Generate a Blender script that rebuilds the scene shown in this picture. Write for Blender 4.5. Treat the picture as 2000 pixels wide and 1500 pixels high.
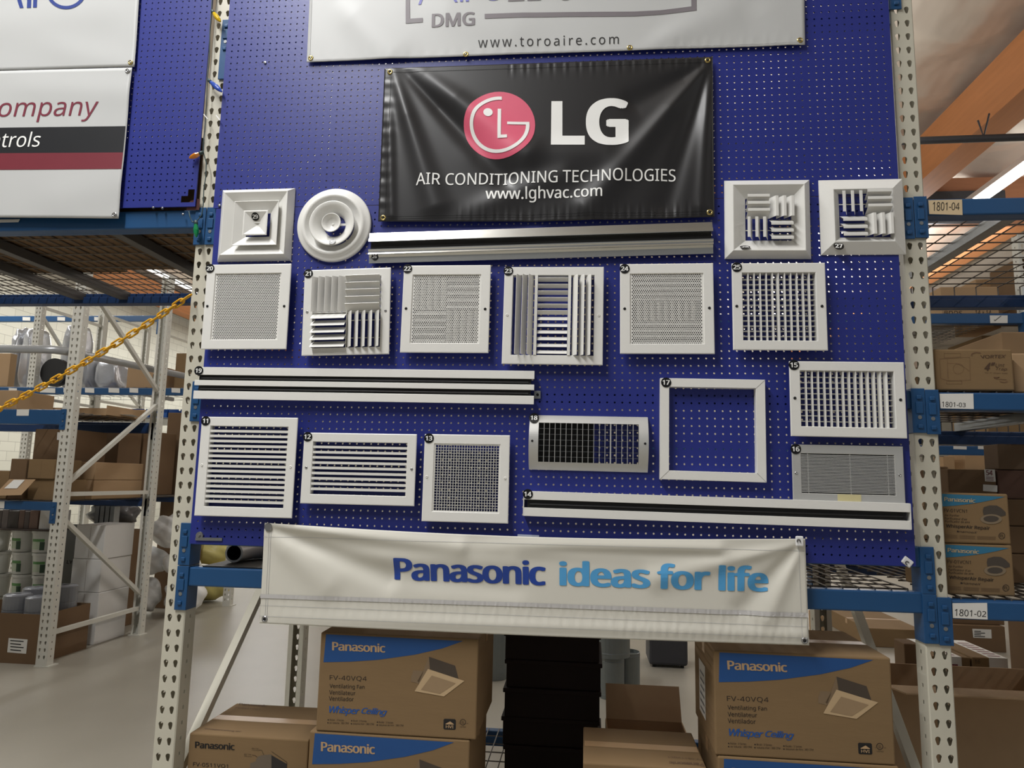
import bpy, bmesh, math, random
import numpy as np
from mathutils import Matrix, Vector

for _o in list(bpy.data.objects):
    bpy.data.objects.remove(_o)
SC = bpy.context.scene
COL = SC.collection

# ------------------------------------------------------------------ camera
YAW, PITCH, ROLL = 0.1040, 0.1357, -0.0206
CAM = np.array([1.4358, -2.4290, 1.43])
FPX = 1387.0
def _rot(a, b, c):
    ca, sa, cb, sb, cc, sc = math.cos(a), math.sin(a), math.cos(b), math.sin(b), math.cos(c), math.sin(c)
    return (np.array([[ca, -sa, 0], [sa, ca, 0], [0, 0, 1]]) @ np.array([[1, 0, 0], [0, cb, -sb], [0, sb, cb]])
            @ np.array([[cc, 0, sc], [0, 1, 0], [-sc, 0, cc]]))
RM = _rot(YAW, PITCH, ROLL)
cam_data = bpy.data.cameras.new('camera')
cam_data.sensor_fit = 'HORIZONTAL'
cam_data.sensor_width = 36.0
cam_data.lens = FPX / 2000.0 * 36.0
cam_data.clip_start = 0.02
cam_data.clip_end = 200
cam = bpy.data.objects.new('camera', cam_data)
COL.objects.link(cam)
_m = Matrix.Identity(4)
for _i in range(3):
    _m[_i][0] = RM[_i, 0]; _m[_i][1] = RM[_i, 2]; _m[_i][2] = -RM[_i, 1]; _m[_i][3] = CAM[_i]
cam.matrix_world = _m
SC.camera = cam

# ------------------------------------------------------------------ world, lights, exposure
world = bpy.data.worlds.new('world')
SC.world = world
world.use_nodes = True
_bg = world.node_tree.nodes['Background']
_bg.inputs[0].default_value = (0.97, 0.985, 1.0, 1)
_bg.inputs[1].default_value = 0.16
SC.view_settings.view_transform = 'Standard'
SC.view_settings.look = 'None'
SC.view_settings.gamma = 1.0
SC.view_settings.use_curve_mapping = False
SC.view_settings.exposure = 0.16
def strip_light(name, x, y0, y1, z, watts, w=0.22):
    d = bpy.data.lights.new(name, 'AREA')
    d.shape = 'RECTANGLE'; d.size = w; d.size_y = y1 - y0; d.energy = watts
    d.color = (1.0, 1.0, 0.995)
    o = bpy.data.objects.new(name, d); COL.objects.link(o)
    o.location = (x, (y0 + y1) / 2, z)
    return o
# rows of fluorescent strips under the roof, all running away from the camera; the upward fill lights are added
strip_light('ceiling_strip_light', -0.75, -4.8, -0.5, 5.9, 330)
strip_light('ceiling_strip_light', 7.55, -6.0, -0.8, 5.9, 90)
strip_light('ceiling_strip_light', -0.75, 4.0, 13.0, 5.9, 70)
strip_light('ceiling_strip_light', -8.2, 0.0, 22.0, 5.9, 900)  # row added to brighten the block wall and left background
strip_light('ceiling_strip_light', 7.55, 10.5, 24.0, 5.9, 350)  # row added to light the far roof beyond the girder
for _x, _a, _b, _w in ((-0.75, -4.8, -0.5, 60), (4.2, -3.0, 9.0, 120), (8.5, 0.0, 9.0, 80), (-0.75, 2.2, 13.0, 60), (-8.2, 0.0, 22.0, 200), (7.55, 10.5, 24.0, 650)):
    strip_light('added_foil_fill', _x, _a, _b, 5.3, _w, 0.5).rotation_euler = (math.pi, 0, 0)  # added upward fills without fixtures, to brighten the foil ceiling

# ------------------------------------------------------------------ picture -> place helpers
def ray(x, y):
    return RM @ np.array([(x - 1000.0) / FPX, 1.0, (750.0 - y) / FPX])
def at(x, y, Y):
    d = ray(x, y); t = (Y - CAM[1]) / d[1]
    return CAM + t * d
def atz(x, y, z):
    d = ray(x, y); t = (z - CAM[2]) / d[2]
    return CAM + t * d
def atx(x, y, X):
    d = ray(x, y); t = (X - CAM[0]) / d[0]
    return CAM + t * d

# ------------------------------------------------------------------ materials
def lin(c):
    r = []
    for v in c:
        v = v / 255.0
        r.append(v / 12.92 if v <= 0.04045 else ((v + 0.055) / 1.055) ** 2.4)
    return (r[0], r[1], r[2], 1.0)
MATS = {}
def mat(name, col, rough=0.5, metal=0.0, var=0.06, scale=18.0, bump=0.0, bscale=60.0, stretch=None, spec=0.5, col2=None,
        coat=0.0, bdist=0.01, trans=0.0, alpha=1.0, ior=1.45, emit=0.0):
    if name in MATS: return MATS[name]
    m = bpy.data.materials.new(name); m.use_nodes = True
    nt = m.node_tree; b = nt.nodes['Principled BSDF']
    b.inputs['Roughness'].default_value = rough
    b.inputs['Metallic'].default_value = metal
    b.inputs['Specular IOR Level'].default_value = spec
    b.inputs['Coat Weight'].default_value = coat
    b.inputs['Transmission Weight'].default_value = trans
    b.inputs['IOR'].default_value = ior
    b.inputs['Alpha'].default_value = alpha
    c = lin(col)
    tc = nt.nodes.new('ShaderNodeTexCoord'); mp = nt.nodes.new('ShaderNodeMapping')
    nt.links.new(tc.outputs['Object'], mp.inputs['Vector'])
    if stretch: mp.inputs['Scale'].default_value = stretch
    n = nt.nodes.new('ShaderNodeTexNoise'); n.inputs['Scale'].default_value = scale; n.inputs['Detail'].default_value = 4
    nt.links.new(mp.outputs['Vector'], n.inputs['Vector'])
    mix = nt.nodes.new('ShaderNodeMix'); mix.data_type = 'RGBA'
    if col2 is None:
        a = tuple(max(0, v * (1 - var)) for v in c[:3]) + (1,); d = tuple(min(1, v * (1 + var)) for v in c[:3]) + (1,)
    else:
        a, d = c, lin(col2)
    mix.inputs[6].default_value = a; mix.inputs[7].default_value = d
    nt.links.new(n.outputs['Fac'], mix.inputs[0]); nt.links.new(mix.outputs[2], b.inputs['Base Color'])
    if bump > 0:
        n2 = nt.nodes.new('ShaderNodeTexNoise'); n2.inputs['Scale'].default_value = bscale; n2.inputs['Detail'].default_value = 3
        nt.links.new(mp.outputs['Vector'], n2.inputs['Vector'])
        bp = nt.nodes.new('ShaderNodeBump'); bp.inputs['Strength'].default_value = bump; bp.inputs['Distance'].default_value = bdist
        nt.links.new(n2.outputs['Fac'], bp.inputs['Height']); nt.links.new(bp.outputs['Normal'], b.inputs['Normal'])
    if emit > 0:
        b.inputs['Emission Color'].default_value = c; b.inputs['Emission Strength'].default_value = emit
    MATS[name] = m
    return m
M_WHITE = mat('white_enamel', (226, 225, 220), 0.32, var=0.02, bump=0.02, bscale=140)
M_WHITE2 = mat('white_plastic', (228, 228, 228), 0.4, var=0.02)
M_BOARD = mat('blue_board_paint', (36, 46, 126), 0.40, var=0.05, scale=6, bump=0.03, bscale=90, spec=0.5)
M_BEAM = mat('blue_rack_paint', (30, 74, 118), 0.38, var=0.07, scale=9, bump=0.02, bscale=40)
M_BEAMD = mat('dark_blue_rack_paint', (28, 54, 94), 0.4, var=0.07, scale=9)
M_POST = mat('cream_rack_paint', (196, 192, 176), 0.42, var=0.05, scale=10, bump=0.02, bscale=60)
M_GALV = mat('galvanised_steel', (150, 152, 152), 0.38, metal=0.85, var=0.15, scale=25)
M_WIRE = mat('dark_zinc_wire', (96, 90, 84), 0.5, metal=0.4, var=0.1)
M_CHAN = mat('deck_channel_steel', (128, 126, 124), 0.45, metal=0.5, var=0.1)
M_ALU = mat('satin_aluminium', (196, 196, 193), 0.36, metal=0.4, var=0.06, scale=60, stretch=(1, 8, 30))
M_ALUB = mat('bright_aluminium', (205, 205, 200), 0.22, metal=0.95, var=0.05, scale=40, stretch=(0.3, 4, 40), bump=0.04, bscale=30)
M_BLACK = mat('black_paint', (16, 16, 17), 0.55, var=0.05)
M_DISC = mat('black_sticker', (14, 14, 16), 0.35, var=0.02)
M_NUM = mat('white_print', (235, 235, 232), 0.5, var=0.01)
M_SCREW = mat('zinc_screw', (165, 165, 165), 0.3, metal=0.9, var=0.05)
M_BRASS = mat('brass_eyelet', (190, 170, 110), 0.28, metal=0.9, var=0.05)
M_BAN_W = mat('white_vinyl', (188, 189, 188), 0.42, var=0.02, scale=3, spec=0.4)
M_BAN_P = mat('ivory_vinyl', (212, 209, 198), 0.5, var=0.025, scale=4, spec=0.35)
M_BAN_B = mat('black_vinyl', (34, 33, 34), 0.36, var=0.1, scale=4, spec=0.55)
M_CARD = mat('brown_cardboard', (128, 105, 76), 0.8, var=0.07, scale=5, stretch=(1, 1, 5), spec=0.15, bump=0.03, bscale=25)
M_CARD2 = mat('dark_cardboard', (112, 90, 68), 0.8, var=0.07, scale=5, spec=0.15)
M_CARD3 = mat('pale_cardboard', (166, 138, 106), 0.8, var=0.06, scale=5, spec=0.15)
M_TAPE = mat('parcel_tape', (172, 140, 104), 0.3, var=0.05)
M_PAPER = mat('white_paper', (216, 214, 208), 0.6, var=0.03)
M_INK = mat('black_print', (26, 24, 24), 0.6, var=0.05)
M_INKB = mat('brown_black_print', (48, 38, 30), 0.7, var=0.05)
M_INKBL = mat('blue_print', (34, 80, 148), 0.5, var=0.04)
M_SWOOSH = mat('navy_blue_print', (28, 74, 132), 0.55, var=0.05)
M_SWOOSH2 = mat('teal_blue_print', (46, 110, 142), 0.55, var=0.05)

# ------------------------------------------------------------------ mesh builder
W = {}
class MB:
    def __init__(s):
        s.v = []; s.f = []
    def add(s, vs, fs):
        o = len(s.v)
        s.v.extend([tuple(map(float, p)) for p in vs])
        s.f.extend([tuple(i + o for i in f) for f in fs])
        return s
    def quad(s, a, b, c, d):
        return s.add([a, b, c, d], [(0, 1, 2, 3)])
    def poly(s, pts):
        return s.add(pts, [tuple(range(len(pts)))])
    def box(s, x0, x1, y0, y1, z0, z1):
        return s.add([(x0, y0, z0), (x1, y0, z0), (x1, y1, z0), (x0, y1, z0), (x0, y0, z1), (x1, y0, z1), (x1, y1, z1), (x0, y1, z1)],
                     [(0, 3, 2, 1), (4, 5, 6, 7), (0, 1, 5, 4), (1, 2, 6, 5), (2, 3, 7, 6), (3, 0, 4, 7)])
    def obox(s, c, ax, ay, az, hx, hy, hz):
        c, ax, ay, az = map(lambda q: np.array(q, float), (c, ax, ay, az))
        vs = [c + sx * hx * ax + sy * hy * ay + sz * hz * az for sz in (-1, 1) for sy, sx in ((-1, -1), (-1, 1), (1, 1), (1, -1))]
        return s.add(vs, [(0, 3, 2, 1), (4, 5, 6, 7), (0, 1, 5, 4), (1, 2, 6, 5), (2, 3, 7, 6), (3, 0, 4, 7)])
    def cbox(s, x0, x1, y0, y1, z0, z1, b=0.004):
        bm = bmesh.new()
        bmesh.ops.create_cube(bm, size=1)
        for v in bm.verts:
            v.co = Vector((x0 if v.co.x < 0 else x1, y0 if v.co.y < 0 else y1, z0 if v.co.z < 0 else z1))
        bmesh.ops.bevel(bm, geom=bm.edges[:], offset=b, segments=2, profile=0.5, affect='EDGES')
        s.bm(bm); bm.free()
        return s
    def bm(s, bm):
        bm.verts.ensure_lookup_table()
        for i, v in enumerate(bm.verts): v.index = i
        return s.add([v.co[:] for v in bm.verts], [[v.index for v in f.verts] for f in bm.faces])
    def bar(s, p, q, w, h, up=(0, 0, 1)):
        p, q = np.array(p, float), np.array(q, float)
        d = q - p; L = np.linalg.norm(d); d /= L
        u = np.array(up, float); sx = np.cross(d, u)
        if np.linalg.norm(sx) < 1e-6: sx = np.cross(d, (1, 0, 0))
        sx /= np.linalg.norm(sx); u = np.cross(sx, d)
        return s.obox((p + q) / 2, d, sx, u, L / 2, w / 2, h / 2)
    def tube(s, pts, r, n=8, closed=False, caps=True):
        pts = [np.array(p, float) for p in pts]; k = len(pts)
        rs = r if hasattr(r, '__len__') else [r] * k
        rings = []; ref = None
        for i in range(k):
            a = pts[(i - 1) % k] if (closed or i > 0) else pts[i]
            b = pts[(i + 1) % k] if (closed or i < k - 1) else pts[i]
            d = b - a; d /= (np.linalg.norm(d) + 1e-12)
            if ref is None:
                ref = np.cross(d, (0, 0, 1.0))
                if np.linalg.norm(ref) < 1e-3: ref = np.cross(d, (1.0, 0, 0))
            ref = ref - d * np.dot(ref, d); ref /= (np.linalg.norm(ref) + 1e-12)
            o = np.cross(d, ref)
            rings.append([pts[i] + rs[i] * (math.cos(2 * math.pi * j / n) * ref + math.sin(2 * math.pi * j / n) * o) for j in range(n)])
        vs = [p for rr in rings for p in rr]; fs = []
        for i in range(k if closed else k - 1):
            i2 = (i + 1) % k
            for j in range(n):
                fs.append((i * n + j, i * n + (j + 1) % n, i2 * n + (j + 1) % n, i2 * n + j))
        if not closed and caps:
            fs.append(tuple(range(n - 1, -1, -1))); fs.append(tuple((k - 1) * n + j for j in range(n)))
        return s.add(vs, fs)
    def lathe(s, prof, c, axis=(0, 0, 1), n=32, ref=None):
        c = np.array(c, float); a = np.array(axis, float); a /= np.linalg.norm(a)
        r0 = np.cross(a, (0, 0, 1.0)) if abs(a[2]) < 0.9 else np.array((1.0, 0, 0))
        r0 /= np.linalg.norm(r0); r1 = np.cross(a, r0)
        vs = []; fs = []
        for (r, h) in prof:
            for j in range(n):
                t = 2 * math.pi * j / n
                vs.append(c + a * h + r * (math.cos(t) * r0 + math.sin(t) * r1))
        for i in range(len(prof) - 1):
            for j in range(n):
                fs.append((i * n + j, i * n + (j + 1) % n, (i + 1) * n + (j + 1) % n, (i + 1) * n + j))
        return s.add(vs, fs)
    def ring(s, rects):
        # rects: (x0, x1, z0, z1, w) loops in a grille's own frame, joined with mitred quads; w is towards the viewer
        vs = []; fs = []
        for (x0, x1, z0, z1, w) in rects:
            vs += [(x0, -w, z0), (x1, -w, z0), (x1, -w, z1), (x0, -w, z1)]
        for i in range(len(rects) - 1):
            for j in range(4):
                fs.append((i * 4 + j, i * 4 + (j + 1) % 4, (i + 1) * 4 + (j + 1) % 4, (i + 1) * 4 + j))
        return s.add(vs, fs)
    def grid(s, P):
        # P: array (n, m, 3)
        n, m = P.shape[:2]
        idx = np.arange(n * m).reshape(n, m)
        q = np.stack([idx[:-1, :-1], idx[:-1, 1:], idx[1:, 1:], idx[1:, :-1]], -1).reshape(-1, 4)
        return s.add(P.reshape(-1, 3).tolist(), q.tolist())
    def perf(s, o, ux, uy, nz, cw, ch, nx, ny, hole, depth, skip=None, stagger=False):
        # sheet of nx x ny cells of cw x ch with one star-shaped hole each; hole: list of (x, y) about the cell centre
        o, ux, uy, nz = map(lambda q: np.array(q, float), (o, ux, uy, nz))
        hp = np.array(hole); ha = np.arctan2(hp[:, 1], hp[:, 0]); od = np.argsort(ha); hp = hp[od]; ha = ha[od]
        angs = list(ha)
        for sx in (-1, 1):
            for sy in (-1, 1): angs.append(math.atan2(sy * ch, sx * cw))
        angs = np.unique(np.round(sorted(angs), 6)); N = len(angs)
        inn = []; out = []
        for t in angs:
            d = np.array([math.cos(t), math.sin(t)])
            k = min(cw / 2 / max(abs(d[0]), 1e-9), ch / 2 / max(abs(d[1]), 1e-9)); out.append(d * k)
            r = None
            for i in range(len(hp)):
                a, b = hp[i], hp[(i + 1) % len(hp)]; e = b - a
                den = d[0] * e[1] - d[1] * e[0]
                if abs(den) < 1e-14: continue
                tt = (a[0] * e[1] - a[1] * e[0]) / den; uu = (a[0] * d[1] - a[1] * d[0]) / den
                if tt > 0 and -1e-6 <= uu <= 1 + 1e-6: r = tt if r is None else max(r, tt)
            inn.append(d * (r if r else 0.001))
        inn = np.array(inn); out = np.array(out)
        loc = np.concatenate([out, inn, inn]); dz = np.concatenate([np.zeros(2 * N), np.full(N, -depth)])
        tmpl = []
        for j in range(N):
            k = (j + 1) % N
            tmpl.append((j, k, N + k, N + j))
            if depth > 0: tmpl.append((N + j, N + k, 2 * N + k, 2 * N + j))
        V = []; F = []; base = 0
        for iy in range(ny):
            for ix in range(nx):
                if skip and skip(ix, iy): continue
                cx = (ix + 0.5) * cw + (cw / 2 if (stagger and iy % 2) else 0); cy = (iy + 0.5) * ch
                P = o + (loc[:, :1] + cx) * ux + (loc[:, 1:] + cy) * uy + dz[:, None] * nz
                V.append(P); F.append(np.array(tmpl) + base); base += 3 * N
        if V:
            s.add(np.concatenate(V).tolist(), np.concatenate(F).tolist())
        return s
    def build(s, name, m, parent=None, label=None, world=True, smooth=False, stuff=False):
        me = bpy.data.meshes.new(name)
        v = np.array(s.v, float).reshape(-1, 3)
        if parent is not None and world:
            Mi = np.array(W[parent.name].inverted())
            v = v @ Mi[:3, :3].T + Mi[:3, 3]
        me.from_pydata(v.tolist(), [], s.f)
        if smooth:
            me.polygons.foreach_set('use_smooth', [True] * len(me.polygons))
        me.materials.append(m)
        o = bpy.data.objects.new(name, me); COL.objects.link(o)
        W[o.name] = W[parent.name] if parent is not None else Matrix.Identity(4)
        if parent is not None: o.parent = parent
        if label: o['label'] = label
        if stuff: o['kind'] = 'stuff'
        return o
def tag(o, label, cat, group=None):
    o['label'] = label; o['category'] = cat
    if group: o['group'] = group
    return o
def thing(name, label, cat, loc=(0, 0, 0), rot=(0, 0, 0), group=None):
    o = bpy.data.objects.new(name, None); COL.objects.link(o)
    o.empty_display_size = 0.05
    o.location = tuple(float(c) for c in loc); o.rotation_euler = tuple(float(c) for c in rot)
    W[o.name] = Matrix.Translation(Vector(o.location)) @ o.rotation_euler.to_matrix().to_4x4()
    return tag(o, label, cat, group)
def struct(name, mb, m, smooth=False):
    o = mb.build(name, m, smooth=smooth); o['kind'] = 'structure'
    return o
def sharp(o, ang=40):
    o.data.polygons.foreach_set('use_smooth', [True] * len(o.data.polygons))
    try: o.data.set_sharp_from_angle(angle=math.radians(ang))
    except Exception: pass
    return o

# ------------------------------------------------------------------ lettering
try:      # a plain sans that ships with Blender; falls back to the built-in face
    FONT = bpy.data.fonts.load(bpy.utils.resource_path('LOCAL') + '/datafiles/fonts/NotoSansHebrew-Regular.woff2')
except Exception:
    FONT = None
_tc = {}
def text2d(t, bold=0.0, shear=0.0, space=1.0, res=2):
    # glyph outlines in a unit box; bold strokes are built from shifted copies (unit-box shifts)
    k = (t, bold, shear, space, res)
    if k in _tc: return _tc[k]
    cu = bpy.data.curves.new('lettering', 'FONT')
    cu.body = t
    if FONT: cu.font = FONT
    cu.size = 1.0; cu.shear = shear; cu.space_character = space; cu.resolution_u = res
    o = bpy.data.objects.new('lettering', cu); COL.objects.link(o)
    dg = bpy.context.evaluated_depsgraph_get()
    me = bpy.data.meshes.new_from_object(o.evaluated_get(dg))
    v = np.array([p.co[:2] for p in me.vertices]); f = [tuple(p.vertices) for p in me.polygons]
    bpy.data.objects.remove(o); bpy.data.curves.remove(cu); bpy.data.meshes.remove(me)
    sh = [np.zeros(2)]
    if bold > 0.002:
        n = 12 if bold > 0.02 else 6
        sh += [bold * np.array([math.cos(a), 0.4 * math.sin(a)]) for a in 2 * math.pi * (np.arange(n) + 0.5) / n]
    e = max(bold, 0) if len(sh) > 1 else 0
    e = np.array([e, 0.4 * e]); lo, hi = v.min(0) - e, v.max(0) + e
    _tc[k] = ((v - lo) / (hi - lo), f, (hi - lo)[0] / (hi - lo)[1], [q / (hi - lo) for q in sh])
    return _tc[k]
from mathutils.geometry import tessellate_polygon
def refine(v, f, L):
    # split polygons into triangles no longer than L, so that print follows a curved sheet
    P = [np.array(p[:2], float) for p in v]; out = []; mid = {}
    todo = []
    for q in f:
        if len(q) == 3: todo.append(tuple(q))
        else: todo += [tuple(q[i] for i in t) for t in tessellate_polygon([[Vector((P[i][0], P[i][1], 0)) for i in q]])]
    while todo:
        t = todo.pop(); e = [np.hypot(*(P[t[i]] - P[t[(i + 1) % 3]])) for i in range(3)]
        i = int(np.argmax(e))
        if e[i] <= L: out.append(t); continue
        a_, b_, c_ = t[i], t[(i + 1) % 3], t[(i + 2) % 3]; k = (min(a_, b_), max(a_, b_))
        if k not in mid: mid[k] = len(P); P.append((P[a_] + P[b_]) / 2)
        todo += [(a_, mid[k], c_), (mid[k], b_, c_)]
    return np.array(P), out
def quadmap(uv, q):
    tl, tr, br, bl = [np.array(p, float) for p in q]
    u = uv[:, :1]; v = uv[:, 1:]
    return (1 - v) * ((1 - u) * bl + u * br) + v * ((1 - u) * tl + u * tr)
def letters(mb, t, q, fn, fine=None, **kw):
    # q: picture corners (tl, tr, br, bl) of the word's box; fn maps picture points onto the thing's surface
    v, f, _, sh = text2d(t, **kw)
    q = [np.array(c, float) for c in q]
    wh = np.array([np.linalg.norm(q[1] - q[0]), np.linalg.norm(q[0] - q[3])])
    if fine:
        v, f = refine(v * wh, f, fine); v = v / wh
    for i, d in enumerate(sh):
        P = []
        for a in quadmap(v + d, q):
            p = fn(a[0], a[1]); e = CAM - p
            P.append(p + e / np.linalg.norm(e) * (3e-5 * i))      # ink layers, a hair apart
        mb.add(P, f)
def shape(mb, pts, fn, fine=None):
    if fine:
        p, f = refine(np.array(pts, float), [tuple(range(len(pts)))], fine)
        mb.add([fn(a[0], a[1]) for a in p], f)
    else:
        mb.poly([fn(a[0], a[1]) for a in pts])
def onY(Y):
    return lambda x, y: at(x, y, Y)
def arcpts(cx, cy, rx, ry, a0, a1, n=24):
    return [(cx + rx * math.cos(math.radians(a0 + (a1 - a0) * i / n)), cy - ry * math.sin(math.radians(a0 + (a1 - a0) * i / n))) for i in range(n + 1)]
# ------------------------------------------------------------------ setting
M_FLOOR = mat('polished_concrete', (160, 155, 143), 0.33, var=0.14, scale=1.6, bump=0.015, bscale=8, spec=0.4)
M_FOIL = mat('foil_insulation', (196, 184, 170), 0.36, metal=0.3, var=0.12, scale=1.5, bump=0.55, bdist=0.3, bscale=0.9, stretch=(1, 0.45, 1))
M_WOOD = mat('glulam_timber', (184, 122, 76), 0.6, var=0.16, scale=3, stretch=(6, 0.5, 6))
M_PLY = mat('plywood_lining', (158, 106, 74), 0.65, var=0.14, scale=3, stretch=(0.6, 6, 6))
M_STEEL = mat('dark_steel', (66, 66, 70), 0.5, metal=0.3, var=0.1)
floor = MB(); floor.quad((-14, -9, 0), (22, -9, 0), (22, 26, 0), (-14, 26, 0))
struct('floor', floor, M_FLOOR)
# crinkled foil blanket under the roof
_rs = np.random.RandomState(3)
nx, ny = 140, 300
gx = np.linspace(-14, 22, nx); gy = np.linspace(-9, 26, ny)
GX, GY = np.meshgrid(gx, gy)
GZ = 6.72 + 0.09 * np.abs(np.sin(GY * 2.2 + 0.25 * np.sin(GX * 1.7))) + 0.05 * np.sin(GX * 2.1 + 0.9 * np.sin(GY * 0.7)) + 0.03 * np.sin(GX * 5.1 + GY * 3.3) + _rs.uniform(-0.02, 0.02, GX.shape)
cl = MB(); cl.grid(np.stack([GX, GY, GZ], -1))
struct('ceiling', cl, M_FOIL, smooth=True)
# block wall on the far left, running away from the camera
mw = bpy.data.materials.new('painted_block_wall'); mw.use_nodes = True
_nt = mw.node_tree; _b = _nt.nodes['Principled BSDF']; _b.inputs['Roughness'].default_value = 0.75
_tc2 = _nt.nodes.new('ShaderNodeTexCoord'); _sp = _nt.nodes.new('ShaderNodeSeparateXYZ'); _cb = _nt.nodes.new('ShaderNodeCombineXYZ')
_nt.links.new(_tc2.outputs['Object'], _sp.inputs[0]); _nt.links.new(_sp.outputs['Y'], _cb.inputs['X']); _nt.links.new(_sp.outputs['Z'], _cb.inputs['Y'])
_br = _nt.nodes.new('ShaderNodeTexBrick'); _nt.links.new(_cb.outputs[0], _br.inputs['Vector'])
_br.inputs['Scale'].default_value = 1.0; _br.inputs['Brick Width'].default_value = 0.41; _br.inputs['Row Height'].default_value = 0.205
_br.inputs['Mortar Size'].default_value = 0.006; _br.inputs['Mortar Smooth'].default_value = 0.4
_br.inputs['Color1'].default_value = lin((196, 194, 180)); _br.inputs['Color2'].default_value = lin((190, 188, 174)); _br.inputs['Mortar'].default_value = lin((150, 148, 138))
_nt.links.new(_br.outputs['Color'], _b.inputs['Base Color'])
wl = MB(); wl.box(-11.1, -10.9, -9, 26, 0, 6.7)
struct('wall_left', wl, mw)
wb = MB(); wb.box(-14, 22, 25.6, 25.8, 0, 6.7)
struct('wall_back', wb, mat('painted_back_wall', (168, 164, 152), 0.8, var=0.05))
# roof timbers
tag(MB().box(6.35, 6.75, -4, 9.5, 5.95, 6.62).build('roof_beam', M_WOOD), 'long orange glulam roof beam running away under the foil, above the hanging light', 'roof beam')
tag(MB().box(9.3, 9.6, 9.9, 25.5, 6.28, 6.64).build('roof_beam', M_WOOD), 'orange glulam roof beam seen through the top wire deck on the right', 'roof beam')
tag(MB().box(-10.6, -10.25, 4, 25.5, 6.1, 6.62).build('roof_beam', M_WOOD), 'brown roof beam above the block wall on the far left', 'roof beam')
g = thing('girder', 'plywood-lined cross girder behind the hanging strip light', 'girder', (12, 9.7, 5.9))
MB().box(2.0, 21.5, 9.55, 9.85, 5.85, 6.6).build('timber', M_PLY, g)
MB().box(7.05, 8.3, 9.5, 9.55, 5.8, 6.35).build('steel_bracket', M_STEEL, g)
p = at(1900, 268, 6.2)
pp = thing('sprinkler_pipe', 'dark sprinkler pipe crossing under the foil ceiling on the right', 'pipe', (p[0], 6.2, p[2]))
MB().tube([(2, 6.2, p[2] - 0.05), (20, 6.2, p[2] + 0.08)], 0.045, 10).build('pipe', M_STEEL, pp, smooth=True)
for px in (1918,):
    a = at(px - 8, 235, 6.2); b = at(px + 3, 268, 6.2); c = at(px + 14, 222, 6.2)
    MB().tube([a, b, c], 0.012, 5).build('hanger', M_STEEL, pp)
# the hanging fluorescent strip that the photo shows
lm = thing('strip_light', 'white fluorescent strip light hanging by chains at the upper right', 'ceiling light', (7.58, 6.2, 5.95))
MB().box(7.47, 7.69, 3.0, 9.2, 5.98, 6.06).build('housing', M_WHITE2, lm)
MB().box(7.5, 7.66, 3.05, 9.15, 5.93, 5.98).build('tube', mat('fluorescent_tube', (255, 252, 244), 0.4, var=0.0, emit=9.0), lm)
for yy in (4.2, 7.4):
    ch = MB()
    for k in range(16):
        ch.tube([(7.58 + 0.008 * math.cos(t) * (k % 2), yy + 0.008 * math.cos(t) * ((k + 1) % 2), 6.08 + k * 0.035 + 0.02 * math.sin(t)) for t in np.linspace(0, 2 * math.pi, 8)[:-1]], 0.003, 4, closed=True)
    ch.build('chain', M_STEEL, lm)
hx = MB().box(-0.87, -0.63, 4.0, 13.0, 5.93, 6.0)
for _y in (5.0, 8.5, 12.0): hx.box(-0.756, -0.744, _y - 0.006, _y + 0.006, 6.0, 6.76)
tag(hx.build('strip_light', M_WHITE2), 'white light housing above the aisle behind the pegboard', 'ceiling light')
hx = MB().box(-8.32, -8.08, 0.0, 22.0, 5.93, 6.0)
for _y in (1.0, 8.0, 15.0, 21.0): hx.box(-8.206, -8.194, _y - 0.006, _y + 0.006, 6.0, 6.76)
tag(hx.build('strip_light', M_WHITE2), 'white strip light housing near the block wall, glimpsed through the left wire deck', 'ceiling light')

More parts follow.
